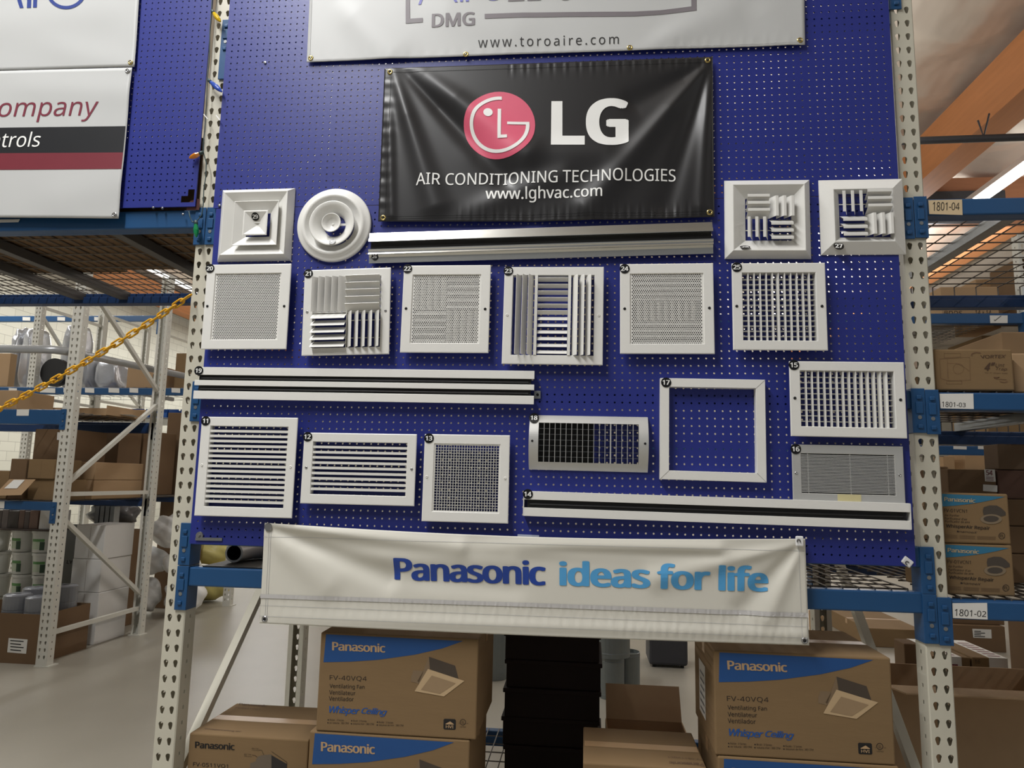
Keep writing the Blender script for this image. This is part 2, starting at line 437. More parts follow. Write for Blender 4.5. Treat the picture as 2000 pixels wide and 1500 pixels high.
# ------------------------------------------------------------------ pallet rack pieces
def teardrop(s=1.0):
    r1, r2, y1, y2 = 0.0083 * s, 0.0046 * s, 0.0035 * s, -0.0095 * s
    pts = [(r1 * math.cos(math.radians(t)), y1 + r1 * math.sin(math.radians(t))) for t in np.linspace(-28, 208, 13)]
    pts += [(r2 * math.cos(math.radians(t)), y2 + r2 * math.sin(math.radians(t))) for t in np.linspace(190, 350, 7)]
    return pts
TD = teardrop()
SQ = [(-0.0048, -0.0062), (0.0048, -0.0062), (0.0048, 0.0062), (-0.0048, 0.0062)]
PIT = 0.0508
def post(mb, xc, yf, z1, off=0.0208, d=-1, w=0.076, dep=0.07, sides=(True, True), s=1.0):
    # d = -1: perforated face towards the camera side, +1: away
    cw = 0.0345 * w / 0.076; n = int(z1 / PIT); zs = off + PIT / 2
    ny = int((z1 - zs) / PIT); zt = zs + ny * PIT
    nz = (0, d, 0); xl = xc - cw
    mb.perf((xl, yf, zs), (1, 0, 0), (0, 0, 1), nz, cw, PIT, 2, ny, TD if w > 0.07 else teardrop(w / 0.076), 0.002)
    e = w / 2 - cw
    for sx in (-1, 1):
        mb.quad((xc + sx * cw, yf, 0.0), (xc + sx * (w / 2), yf - d * 0.003, 0.0), (xc + sx * (w / 2), yf - d * 0.003, z1), (xc + sx * cw, yf, z1))
    mb.quad((xl, yf, 0), (xl + 2 * cw, yf, 0), (xl + 2 * cw, yf, zs), (xl, yf, zs))
    mb.quad((xl, yf, zt), (xl + 2 * cw, yf, zt), (xl + 2 * cw, yf, z1), (xl, yf, z1))
    ya, yb = yf - d * 0.003, yf - d * dep
    for i, sx in enumerate((-1, 1)):
        X = xc + sx * w / 2
        if sides[i]:
            mb.perf((X, ya, zs), (0, -d, 0), (0, 0, 1), (sx, 0, 0), dep - 0.003, PIT, 1, ny, SQ, 0.002)
            mb.quad((X, ya, 0), (X, yb, 0), (X, yb, zs), (X, ya, zs))
        else:
            mb.quad((X, ya, 0), (X, yb, 0), (X, yb, z1), (X, ya, z1))
        mb.quad((X, yb, 0), (X - sx * 0.022, yb, 0), (X - sx * 0.022, yb, z1), (X, yb, z1))
        mb.quad((X - sx * 0.002, ya, 0), (X - sx * 0.002, yb, 0), (X - sx * 0.002, yb, zs), (X - sx * 0.002, ya, zs))
def upright(label, xc, yf, depth, z1, off=0.0208, rear=True, sides=((True, True), (True, True)), diag=(), horiz=(), w=0.076, m=None, group='rack uprights'):
    m = m or M_POST
    t = thing('rack_upright', label, 'rack upright', (xc, yf + depth / 2, 0), group=group)
    mb = MB(); post(mb, xc, yf, z1, off, -1, w, sides=sides[0]); mb.build('post', m, t)
    mb = MB(); mb.box(xc - 0.05, xc + 0.065, yf - 0.004, yf + 0.1, 0, 0.008); mb.build('base_plate', m, t)
    if rear:
        mb = MB(); post(mb, xc, yf + depth, z1, off, 1, w, sides=sides[1]); mb.build('post', m, t)
        mb = MB(); mb.box(xc - 0.05, xc + 0.065, yf + depth - 0.1, yf + depth + 0.004, 0, 0.008); mb.build('base_plate', m, t)
    for (ya, za, yb, zb) in diag:
        mb = MB(); mb.bar((xc, yf + ya, za), (xc, yf + yb, zb), 0.032, 0.032, (1, 0, 0)); mb.build('diagonal_brace', m, t)
    for z in horiz:
        mb = MB(); mb.bar((xc, yf + 0.06, z), (xc, yf + depth - 0.06, z), 0.032, 0.032); mb.build('horizontal_brace', m, t)
    return t
def connector(x0, x1, z1, yf=0.0, h=0.146, side=None, d=-1):
    # end plate hooked over the face of a post; side = X of the return plate
    mb = MB()
    y0, y1 = sorted((yf + d * 0.008, yf + d * 0.003))
    mb.cbox(x0, x1, y0, y1, z1 - h, z1, 0.002)
    xc = (x0 + x1) / 2; fy = yf + d * 0.008
    for k, zz in enumerate((0.03, 0.125)):
        mb.cbox(xc - 0.008, xc + 0.008, min(fy, fy + d * 0.006), max(fy, fy + d * 0.006), z1 - zz - 0.007, z1 - zz + 0.007, 0.003)
    mb.cbox(xc - 0.011, xc + 0.011, min(fy, fy + d * 0.004), max(fy, fy + d * 0.004), z1 - 0.083, z1 - 0.045, 0.002)
    if side is not None:
        ya, yb = sorted((yf + d * 0.008, yf - d * 0.062))
        mb.cbox(min(side, side + math.copysign(0.005, side - xc)), max(side, side + math.copysign(0.005, side - xc)), ya, yb, z1 - h, z1, 0.0015)
    return mb
def beam(label, x0, x1, z0, z1, yf=0.0, d=-1, lc=None, rc=None, m=None, th=0.045, group=None, tilt=0.0):
    # lc / rc: (plate x0, plate x1, top z, return x) of the two end plates
    m = m or M_BEAM
    t = thing('rack_beam', label, 'rack beam', ((x0 + x1) / 2, yf - d * 0.02, z0), group=group)
    mb = MB()
    ya, yb = sorted((yf + d * 0.002, yf - d * th))
    mb.cbox(x0, x1, ya, yb, z0, z1, 0.005)
    ya, yb = sorted((yf - d * (th - 0.006), yf - d * (th + 0.016)))
    mb.cbox(x0, x1, ya, yb, z0, z1 - 0.022, 0.003)
    mb.build('beam_tube', m, t)
    for c in (lc, rc):
        if c:
            e = connector(c[0], c[1], c[2], yf, c[4] if len(c) > 4 else 0.146, c[3], d).build('end_plate', m, t)
            xc = (c[0] + c[1]) / 2; fy = yf + d * 0.0085
            pin = MB().lathe([(0.0, 0.001), (0.0065, 0.001), (0.0065, -0.001)], (xc, fy, c[2] - 0.095), (0, d, 0), 10)
            pin.build('locking_pin', M_GALV, e)
    return t
def deck(label, x0, x1, y0, y1, z, sx=0.05, sy=0.1, r=0.0026, chans=(), m=None, group='wire decks', drop=0.04, cm=None):
    m = m or M_WIRE
    t = thing('wire_deck', label, 'wire deck', ((x0 + x1) / 2, (y0 + y1) / 2, z), group=group)
    mb = MB()
    for x in np.arange(x0 + 0.01, x1, sx):
        mb.tube([(x, y0 - 0.004, z - drop), (x, y0 - 0.004, z), (x, y1 + 0.004, z), (x, y1 + 0.004, z - drop)], r, 4)
    for y in np.arange(y0 + 0.03, y1 - 0.01, sy):
        mb.tube([(x0, y, z - 2 * r), (x1, y, z - 2 * r)], r, 4)
    for y in (y0 - 0.006, y1 + 0.008):
        mb.tube([(x0, y, z - drop), (x1, y, z - drop)], r, 4)
    mb.build('wire_mesh', m, t)
    for x in chans:
        c = MB()
        c.box(x - 0.022, x + 0.022, y0 + 0.01, y1 - 0.01, z - 0.046, z - 0.042)
        for s in (-1, 1):
            c.box(x + s * 0.022 - 0.0015, x + s * 0.022 + 0.0015, y0 + 0.01, y1 - 0.01, z - 0.046, z - 0.006)
        c.build('support_channel', cm or M_CHAN, t)
    return t
LX, RX, RD = 0.01725, 2.5365, 1.17
upright('cream perforated steel upright at the left edge of the pegboard', LX, 0.0, RD, 3.75, 0.0208,
        diag=((0.035, 0.33, 1.13, 1.36), (1.13, 1.42, 0.035, 2.25), (0.035, 2.32, 1.13, 3.2)), horiz=(0.2,))
upright('cream perforated steel upright at the right edge of the pegboard', RX, 0.0, RD, 3.75, 0.0068,
        diag=((0.035, 0.33, 1.13, 1.36), (1.13, 1.42, 0.035, 2.25), (0.035, 2.32, 1.13, 3.2)), horiz=(0.2,))
C0, C1 = LX - 0.038, LX + 0.038      # faces of the left post
D0, D1 = RX - 0.038, RX + 0.038      # faces of the right post
cl_ = lambda z: (LX + 0.0, LX + 0.04, z, C1)
cr_ = lambda z: (RX - 0.04, RX - 0.0, z, D0)
# front beams of the middle bay
beam('blue rack beam just under the pegboard, above the ivory banner', C1, D0, 1.043, 1.108, 0.0, -1,
     (LX + 0.0, LX + 0.04, 1.112, C1, 0.15), (RX - 0.04, RX, 1.104, D0, 0.15))
beam('blue rack beam behind the bottom edge of the pegboard', C1, D0, 1.185, 1.25, 0.0, -1,
     (LX + 0.0, LX + 0.04, 1.26, C1, 0.146), (RX - 0.04, RX, 1.25, D0, 0.146))
beam('blue rack beam hidden behind the pegboard at mid height', C1, D0, 1.69, 1.75, 0.0, -1,
     (LX + 0.0, LX + 0.04, 1.765, C1), (RX - 0.04, RX, 1.757, D0))
beam('blue rack beam hidden behind the joint of the two pegboards', C1, D0, 2.345, 2.405, 0.0, -1,
     (LX + 0.001, LX + 0.04, 2.425, C1), (RX - 0.04, RX - 0.001, 2.41, D0))
beam('blue rack beam behind the large white banner at the top', C1, D0, 3.05, 3.11, 0.0, -1,
     (LX + 0.001, LX + 0.04, 3.19, C1, 0.25), (RX - 0.04, RX - 0.001, 3.25, D0, 0.146))
beam('blue lower rack beam under the stacked fan cartons', C1, D0, 0.185, 0.247, 0.0, -1, cl_(0.275), cr_(0.275))
beam('blue rear beam behind the dark boxes, at the same level as the lower deck', C1, D0, 0.185, 0.247, RD, 1, cl_(0.275), cr_(0.275))
beam('blue rear rack beam behind the pegboard, carrying the deck above the banner', C1, D0, 1.043, 1.108, RD, 1, cl_(1.112), cr_(1.104))
deck('wire deck under the fan cartons in the middle bay', C1 + 0.02, D0 - 0.02, 0.03, RD - 0.03, 0.2525, 0.05, 0.1, chans=(0.5, 1.25, 2.0), drop=0.03)
deck('empty wire deck behind the ivory banner', C1 + 0.5, D0 - 0.02, 0.03, RD - 0.03, 1.114, 0.05, 0.1, chans=(1.25, 2.1), drop=0.03)
# left bay
LL = -2.52
beam('blue beam under the left pegboard, along the top of the left bay', LL, C0, 2.347, 2.418, 0.0, -1,
     None, (LX - 0.04, LX - 0.001, 2.425, C0))
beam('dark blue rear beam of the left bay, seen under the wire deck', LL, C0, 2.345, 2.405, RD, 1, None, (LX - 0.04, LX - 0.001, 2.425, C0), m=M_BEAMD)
t = deck('wire deck of the left bay, seen from below', LL, C0 - 0.04, 0.03, RD - 0.03, 2.412, 0.05, 0.1, chans=(-1.9, -1.33, -1.07, -0.42), cm=mat('grey_deck_channel', (92, 90, 88), 0.5, metal=0.3))
# cartons on the left deck, seen from below through its mesh
LD = []
for k, (xa, xb, yb) in enumerate(((-2.45, -1.62, 0.72), (-1.6, -0.83, 0.78), (-0.81, -0.06, 0.74))):
    LD.append((xa, xb, yb))
RR = 5.02
for zz, nm in ((2.347, 'top'), (1.687, 'middle'), (1.03, 'bottom')):
    pos = {'top': 'top blue beam of the right bay with a torn tan label', 'middle': 'middle blue beam of the right bay with a white label, under the lint trap carton',
           'bottom': 'bottom blue beam of the right bay with a handwritten white label'}[nm]
    b = beam(pos, D1, RR, zz, zz + 0.058, 0.0, -1, (RX + 0.001, RX + 0.04, zz + 0.066, D1), None)
    q = {'top': [(1813, 391), (1879, 389.5), (1880, 420), (1815, 418)], 'middle': [(1835, 769), (1901, 768.5), (1902, 799), (1837, 797.5)],
         'bottom': [(1860, 1178), (1928, 1177.5), (1929, 1210), (1861, 1207)]}[nm]
    pl = MB(); Yl = -0.0035
    shape(pl, q, onY(Yl)); lb = pl.build('shelf_label', M_PAPER if nm != 'top' else mat('tan_tape', (206, 184, 148), 0.6, var=0.06), b, label='tan label' if nm == 'top' else 'white label')
    tx = MB(); s = {'top': '1801-04', 'middle': '1801-03', 'bottom': '1801-02'}[nm]
    tq = {'top': [(1822, 394), (1874, 396), (1874, 410), (1822, 412)], 'middle': [(1840, 784), (1886, 787), (1886, 795), (1840, 795)],
          'bottom': [(1865, 1189), (1926, 1194), (1926, 1205), (1865, 1203)]}[nm]
    letters(tx, s, tq, onY(Yl - 0.0006), bold=-0.012, shear=0.05)
    tx.build('handwriting', M_INK, lb)
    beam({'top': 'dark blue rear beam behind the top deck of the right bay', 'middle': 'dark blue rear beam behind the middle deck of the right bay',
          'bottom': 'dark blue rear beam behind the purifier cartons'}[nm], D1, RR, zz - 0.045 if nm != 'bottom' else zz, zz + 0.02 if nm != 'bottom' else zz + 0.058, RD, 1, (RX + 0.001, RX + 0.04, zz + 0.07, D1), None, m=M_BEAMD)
    deck({'top': 'top wire deck of the right bay, open to the ceiling', 'middle': 'middle wire deck of the right bay, under the lint trap carton',
          'bottom': 'bottom wire deck of the right bay, under the purifier cartons'}[nm], D1 + 0.04, RR, 0.03, RD - 0.03, zz + 0.064, 0.1 if nm == 'top' else 0.05, 0.1,
         r=0.003, chans=(2.9, 3.55, 4.4) if nm == 'top' else (3.2, 4.3), drop=0.05, cm=M_GALV)

# ------------------------------------------------------------------ blue pegboards
YB = -0.020
HOLE = [(0.0034 * math.cos(math.radians(a)), 0.0034 * math.sin(math.radians(a))) for a in range(0, 360, 45)]
def pegboard(label, x0, x1, z0, z1, skip=None):
    t = thing('pegboard', label, 'pegboard', ((x0 + x1) / 2, YB + 0.005, z0), group='blue pegboards')
    P = 0.0254
    nx = int((x1 - x0 - 0.012) / P); nz = int((z1 - z0 - 0.012) / P)
    mx = (x1 - x0 - nx * P) / 2; mz = (z1 - z0 - nz * P) / 2
    mb = MB()
    mb.perf((x0 + mx, YB, z0 + mz), (1, 0, 0), (0, 0, 1), (0, -1, 0), P, P, nx, nz, HOLE, 0.0055, skip)
    for (a, b, c, d) in ((x0, x0 + mx, z0, z1), (x1 - mx, x1, z0, z1), (x0 + mx, x1 - mx, z0, z0 + mz), (x0 + mx, x1 - mx, z1 - mz, z1)):
        mb.quad((a, YB, c), (b, YB, c), (b, YB, d), (a, YB, d))
    for (a, b) in (((x0, z0), (x1, z0)), ((x1, z0), (x1, z1)), ((x1, z1), (x0, z1)), ((x0, z1), (x0, z0))):
        mb.quad((a[0], YB, a[1]), (b[0], YB, b[1]), (b[0], YB + 0.0055, b[1]), (a[0], YB + 0.0055, a[1]))
    mb.build('board', M_BOARD, t)
    return t
LOW = pegboard('lower blue pegboard holding the numbered grilles', 0.062, 2.474, 1.19, 2.413)
UPP = pegboard('upper blue pegboard behind the black banner', 0.05, 2.486, 2.4155, 3.6)
LEFTB = pegboard('blue pegboard of the left bay, beside the white banners, its lower corner torn', -2.5, -0.022, 2.424, 3.6,
                 skip=lambda i, j: (97 - 1 - i) + j < 2)
for px, py in ((390, 1046),):
    p = at(px, py, YB)
    MB().lathe([(0, 0.003), (0.013, 0.003), (0.014, 0.0)], p, (0, -1, 0), 16).build('washer', M_SCREW, LOW)
    MB().lathe([(0, 0.008), (0.004, 0.008), (0.006, 0.003)], p, (0, -1, 0), 10).build('screw', M_SCREW, LOW)
for px, py in ((429, 402), (518, 123)):
    p = at(px, py, YB)
    MB().lathe([(0, 0.005), (0.005, 0.004), (0.006, 0.0)], p, (0, -1, 0), 10).build('screw', M_SCREW, UPP)
for px, py in ((300, 406), (318, 407), (358, 419)):
    p = at(px, py, YB)
    MB().lathe([(0, 0.006), (0.004, 0.005), (0.005, 0.0)], p, (0, -1, 0), 10).build('screw', M_SCREW, LEFTB)
a, b = at(382, 1052.5, YB - 0.003), at(434, 1053.5, YB - 0.003)
tag(MB().bar(a, b, 0.004, 0.010).build('metal_strip', M_GALV), 'short silver strip at the lower left corner of the pegboard', 'strip')
a, b = at(1011, 1047, YB - 0.004), at(1053, 1049, YB - 0.004)
tag(MB().bar(a, b, 0.006, 0.012).build('clip_strip', mat('clear_plastic', (190, 196, 214), 0.2, var=0.02)), 'clear plastic strip above the middle of the ivory banner', 'strip')
# torn brown corner of the left board
sh = MB(); shape(sh, [(366, 400), (372, 392), (378, 391), (382, 388), (391, 389), (389, 410), (364, 410)], onY(YB + 0.006))
sh.build('torn_corner', mat('raw_hardboard', (66, 34, 30), 0.9, var=0.1), LEFTB, label='torn brown hardboard')
# ------------------------------------------------------------------ vinyl banners
class Banner:
    def __init__(s, name, label, q, Y, m, folds=(), pucker=(), n=(150, 80), edge=None):
        s.Y = Y; s.q = q; s.folds = folds; s.pucker = pucker
        c = sum(at(x, y, Y) for x, y in q) / 4
        s.t = thing(name, label, 'banner', c, group=None)
        u, v = np.meshgrid(np.linspace(0, 1, n[0]), np.linspace(0, 1, n[1]))
        pts = quadmap(np.stack([u.ravel(), v.ravel()], 1), q)
        if edge is not None:
            pts = pts + edge(u.ravel(), v.ravel())
        P = np.array([s.fn(0.0)(x, y) for x, y in pts]).reshape(n[1], n[0], 3)
        mb = MB(); mb.grid(P)
        o = mb.build('vinyl_sheet', m, s.t, smooth=True)
        sm = o.modifiers.new('thickness', 'SOLIDIFY'); sm.thickness = 0.0012; sm.offset = -1.0 if True else 1
    def disp(s, x, y):
        d = 0.0
        for (x0, y0, x1, y1, w, a, f0, f1) in s.folds:
            dx, dy = x1 - x0, y1 - y0; L = math.hypot(dx, dy)
            t = ((x - x0) * dx + (y - y0) * dy) / (L * L); e = ((x - x0) * dy - (y - y0) * dx) / L
            tt = min(max(t, 0), 1); ww = w * (f0 + (f1 - f0) * tt)
            fade = math.exp(-((t - tt) * L / (w * 1.2)) ** 2)
            d += a * fade * math.exp(-(e / ww) ** 2) * min(1.0, 0.25 + 2.5 * tt)
        for (x0, y0, x1, y1, w, a, wl, ph) in s.pucker:
            dx, dy = x1 - x0, y1 - y0; L = math.hypot(dx, dy)
            l = ((x - x0) * dx + (y - y0) * dy) / L; e = ((x - x0) * dy - (y - y0) * dx) / L
            if -5 < l < L + 5:
                d += a * math.exp(-(e / w) ** 2) * (math.sin(l * 6.283 / wl + ph) + 0.7 * math.sin(l * 6.283 / (wl * 0.63) + 2 * ph + 0.02 * l))
        return d
    def fn(s, off):
        def f(x, y):
            p = at(x, y, s.Y)
            p = p + (CAM - p) / np.linalg.norm(CAM - p) * 0
            p[1] -= s.disp(x, y) + off
            return p
        return f
    def print_(s, name, m, items, off=0.0012, label=None):
        if name == 'lettering' and len(items) > 1:
            return [s.print_(name, m, [it], off, label) for it in items][0]
        mb = MB()
        for it in items:
            if it[0] == 't':
                letters(mb, it[1], it[2], s.fn(off), fine=it[3] if len(it) > 3 else 9, **(it[4] if len(it) > 4 else {}))
            else:
                shape(mb, it[1], s.fn(off), fine=5)
        return mb.build(name, m, s.t, label=label)
    def eyelet(s, x, y, m=None, screw=True, washer=False):
        p = s.fn(0.0015)(x, y)
        e = MB().lathe([(0.0045, 0.0), (0.0055, 0.0025), (0.0085, 0.0025), (0.0105, 0.0)], p, (0, -1, 0), 18).build('eyelet', m or M_BRASS, s.t, smooth=True)
        if screw:
            MB().lathe([(0, 0.004), (0.003, 0.003), (0.0045, 0.0)], p, (0, -1, 0), 10).build('screw', M_BLACK if not washer else M_SCREW, e)
        return e
def stitch(b, segs, m, w=0.7, off=0.0012, name='hem_stitching'):
    items = []
    for (x0, y0, x1, y1) in segs:
        L = math.hypot(x1 - x0, y1 - y0); nx, ny = -(y1 - y0) / L * w / 2, (x1 - x0) / L * w / 2
        items.append(('s', [(x0 + nx, y0 + ny), (x1 + nx, y1 + ny), (x1 - nx, y1 - ny), (x0 - nx, y0 - ny)]))
    return b.print_(name, m, items, off)
YN = YB - 0.012
# black banner
lg = Banner('vinyl_banner', 'black vinyl banner with a red round face emblem and white lettering', [(751, 133.5), (1392, 111), (1395.5, 423.5), (738.5, 432.5)], YN - 0.006, M_BAN_B,
            folds=((772, 150, 850, 400, 18, 0.012, 0.5, 1.5), (800, 150, 985, 345, 16, -0.012, 0.5, 1.6), (830, 145, 1030, 300, 20, 0.010, 0.6, 1.6), (985, 345, 1040, 430, 20, -0.006, 1, 1.2),
                   (1378, 130, 1150, 405, 19, 0.013, 0.4, 1.6), (1372, 128, 1240, 200, 16, -0.008, 0.5, 1.5), (1382, 140, 1300, 400, 18, -0.009, 0.5, 1.3), (1384, 150, 1370, 400, 12, 0.006, 0.6, 1.2),
                   (930, 300, 1180, 300, 26, 0.006, 1, 1), (760, 200, 765, 420, 9, 0.006, 1, 1), (900, 420, 1100, 340, 22, 0.006, 1, 1)),
            pucker=((1000, 128, 1380, 116, 16, 0.0006, 17, 0.3), (900, 424, 1390, 416, 16, 0.0008, 15, 1.0), (756, 160, 744, 420, 14, 0.0008, 33, 0.5)), n=(210, 110),
            edge=lambda u, v: np.stack([0 * u, 3.5 * np.sin(np.pi * u) ** 1.0 * (1 - v) - 0.0 * v], 1))
lg.print_('red_disc', mat('red_print', (216, 92, 118), 0.4, var=0.05), [('s', arcpts(975.3, 245, 70, 65.5, 0, 360, 48)[:-1])], 0.0012, 'pinkish red disc')
fs = []
oa = arcpts(976, 245, 59.5, 55.5, 88, 360, 40); ia = arcpts(976, 245, 53, 49, 88, 355.5, 40)
face = oa + [(991, 239.5), (991, 244.5), (1028.6, 245)] + ia[::-1]
face = arcpts(976, 244.5, 58.5, 55.3, 86, 357, 40) + [(1034, 238.8), (991, 239.3), (991, 244.6), (1027, 244.2)] + arcpts(976, 244.5, 51.5, 49, 358, 85, 40)
fs.append(('s', face))
fs.append(('s', [(972.3, 213.5), (979, 213.5), (979, 266.3), (991, 266), (991, 272), (972.3, 272.5)]))
fs.append(('s', arcpts(953.8, 221.5, 9, 8.4, 0, 360, 24)[:-1]))
lg.print_('face_emblem', M_NUM, fs, 0.0026, 'white face of letters')
lg.print_('lettering', M_NUM, [
    ('s', [(1077, 198), (1098.5, 198), (1098.5, 265.7), (1142, 265.7), (1142, 284), (1076, 284)]),
    ('t', 'G', [(1144, 192), (1228, 192), (1228, 284.5), (1144, 284.5)], 9, dict(bold=0.055, res=5)),
    ('t', 'AIR CONDITIONING TECHNOLOGIES', [(814, 340), (1320, 329), (1320, 353), (813, 363.5)], 9, dict(bold=0.004)),
    ('t', 'www.lghvac.com', [(948.5, 366.5), (1176, 362.5), (1176, 393), (948.5, 397)], 9, dict(bold=0.012))], 0.0016, 'white lettering')
stitch(lg, [(764, 150, 752, 420), (760, 142, 1385, 121), (752, 423, 1385, 413), (752, 427, 1385, 418)], M_BLACK)
for x, y in ((762, 141), (1382, 118), (748.5, 425.5), (1386, 415)): lg.eyelet(x, y)
# white banner at the top, running out of the picture
tw = Banner('vinyl_banner', 'wide white banner at the top with grey lettering and a web address', [(609, -95), (1570, -118), (1572, 88), (599, 121.5)], YN, M_BAN_W,
            folds=((660, 0, 760, 100, 30, 0.006, 1, 1.4), (820, 0, 1000, 60, 40, 0.005, 1, 1), (1260, 95, 1420, 20, 26, 0.007, 0.6, 1.6), (1480, 0, 1540, 80, 30, 0.004, 1, 1)),
            pucker=((1300, 88, 1570, 78, 12, 0.0008, 15, 0.4), (610, 112, 1200, 92, 8, 0.0004, 25, 0.2)),
            edge=lambda u, v: np.stack([0 * u, -3.0 * np.sin(np.pi * u * 1.0) * (1 - v) * 0.4], 1))
mgr = mat('grey_print', (118, 112, 116), 0.5, var=0.08)
lin_top = [(947, 29), (1020, 25.5), (1100, 24), (1180, 23.2), (1240, 22.8), (1290, 20.3), (1350, 13.5)]
lin_bot = [(1360, 22), (1290, 28.8), (1240, 32), (1180, 32.6), (1100, 33), (1020, 35), (947, 38.5)]
tw.print_('logo_frame', mgr, [('s', [(792.5, -45), (800.5, -45), (801, 37), (826, 35.5), (826, 44), (792.5, 46.5)]), ('s', lin_top + [(1350, -50), (1360, -50)] + lin_bot)], 0.0012, 'grey open frame')
tw.print_('lettering', mgr, [('t', 'DMG', [(844, 28), (928, 25), (928, 51), (843, 54.5)], 9, dict(bold=0.03)),
                             ('s', [(1001, -26), (1024, -27), (1024, -20), (1009, -19.5), (1009, -14), (1022, -14.5), (1022, -8), (1008, -7.5), (1008, -3.5), (1024, -4), (1024, 2), (992, 3.5)]),
                             ('s', [(1030, -26), (1056, -27), (1056, -20), (1040, -19.5), (1040, -14), (1054, -14.5), (1054, -8), (1040, -7.5), (1040, -4.5), (1057, -5), (1056, 1), (1030, 2)]),
                             ('s', arcpts(1104, -17, 18, 18, 180, 360, 16) + arcpts(1104, -17, 11, 12, 360, 180, 16))], 0.0012, 'grey letters')
tw.print_('lettering', M_INK, [('t', 'www.toroaire.com', [(934, 74), (1208.5, 67), (1208.5, 86), (934, 94)], 9, dict(bold=-0.004, space=1.28))], 0.0012, 'thin black web address')
tw.print_('lettering', mat('violet_blue_print', (108, 108, 180), 0.5), [
    ('s', [(826, -14), (831, -14), (822.5, 9.5), (817, 10)]), ('s', [(877, -14), (882, -14), (894.5, 5.8), (889, 6.2)]), ('s', [(899, -14), (904.5, -14), (904.5, 5), (899, 5.3)]),
    ('s', [(910, -14), (916, -14), (916, 4.6), (910, 4.8)]), ('s', arcpts(963, -22, 24, 24, 180, 360, 16) + arcpts(963, -22, 17, 17, 360, 180, 16))], 0.0012, 'violet blue letters')
stitch(tw, [(609, 0, 605, 117), (604, 117, 1566, 83)], mat('grey_thread', (186, 186, 186), 0.6))
for x, y in ((607, 113.5), (910, 106.5), (1230, 93.5), (1562, 79.5)): tw.eyelet(x, y, washer=True)
# ivory banner below the board
pan = Banner('vinyl_banner', 'long ivory banner hung under the board with big blue lettering', [(517, 1021), (1572.5, 1052), (1580.5, 1260.5), (507, 1217)], -0.042, M_BAN_P,
             folds=((525, 1030, 760, 1128, 15, -0.014, 0.5, 1.7), (530, 1026, 900, 1068, 13, 0.012, 0.5, 1.5), (900, 1068, 1400, 1072, 16, 0.012, 1, 1), (525, 1045, 640, 1140, 22, 0.009, 0.7, 1.5),
                    (760, 1128, 1000, 1150, 20, -0.006, 1, 1), (1562, 1062, 1280, 1130, 15, 0.010, 0.5, 1.6), (1560, 1066, 1450, 1190, 15, -0.010, 0.5, 1.5), (1563, 1068, 1500, 1210, 14, 0.007, 0.5, 1.3),
                    (540, 1205, 1560, 1240, 12, 0.005, 1, 1), (1000, 1072, 1400, 1085, 10, -0.006, 1, 1), (640, 1085, 1000, 1095, 18, 0.005, 1, 1)),
             pucker=((520, 1190, 1575, 1226, 14, 0.0007, 21, 0.3), (540, 1170, 1575, 1205, 9, 0.0006, 13, 1.3), (1200, 1228, 1575, 1245, 14, 0.0008, 17, 2.1)), n=(260, 70),
             edge=lambda u, v: np.stack([0 * u, 12.0 * np.sin(np.pi * u) * v + 0 * u + 3.0 * np.sin(np.pi * u) * (1 - v)], 1))
pan.print_('lettering', mat('royal_blue_print', (34, 66, 150), 0.45), [('t', 'Panasonic', [(768.5, 1088), (1066, 1095), (1066, 1144), (768.5, 1133)], 9, dict(bold=0.038, space=0.93, res=3))], 0.0016, 'royal blue lettering')
pan.print_('lettering', mat('sky_blue_print', (82, 158, 210), 0.45), [('t', 'ideas for life', [(1092, 1094), (1502, 1105.5), (1502, 1157), (1092, 1144)], 9, dict(bold=0.04, space=0.96, res=3))], 0.0016, 'sky blue lettering')
pan.print_('printed_stripe', mat('pale_grey_print', (190, 188, 186), 0.5), [('s', [(509, 1160), (1040, 1177.5), (1577.5, 1197), (1578, 1206), (1040, 1185.5), (508.5, 1168)])], 0.002, 'pale grey stripe')
stitch(pan, [(515, 1048, 1573, 1076), (509, 1182, 1578, 1224), (507, 1203, 1580, 1246), (527, 1024, 517, 1215), (531, 1024, 521, 1215), (1559, 1058, 1567, 1256)], mat('grey_thread', (186, 186, 186), 0.6))
e = pan.eyelet(524.5, 1029, M_SCREW, washer=True)
MB().lathe([(0, 0.003), (0.012, 0.003), (0.0135, 0.0)], pan.fn(0.004)(524.5, 1029), (0, -1, 0), 18).build('washer', M_SCREW, pan.t)
for x, y in ((517, 1209), (1571, 1251)): pan.eyelet(x, y, M_SCREW)
def hook_clip(px, py, label, rot=0.0):
    p = at(px, py, -0.052 if px < 1600 else -0.02)
    t = thing('plastic_clip', label, 'clip', p, (0, rot, 0))
    MB().cbox(-0.012, 0.012, -0.004, 0.004, -0.016, 0.016, 0.0035).build('plate', M_WHITE2, t, world=False)
    MB().tube([(-0.004 + 0.005 * math.cos(a), -0.006, 0.006 * math.sin(a)) for a in np.linspace(-0.5, 3.6, 8)], 0.0015, 6).build('hook', M_STEEL, t, world=False)
hook_clip(1561.5, 1057, 'white plastic clip on the upper right corner of the ivory banner')
hook_clip(1772, 1097.5, 'white plastic clip on the lower right corner of the pegboard', -0.9)
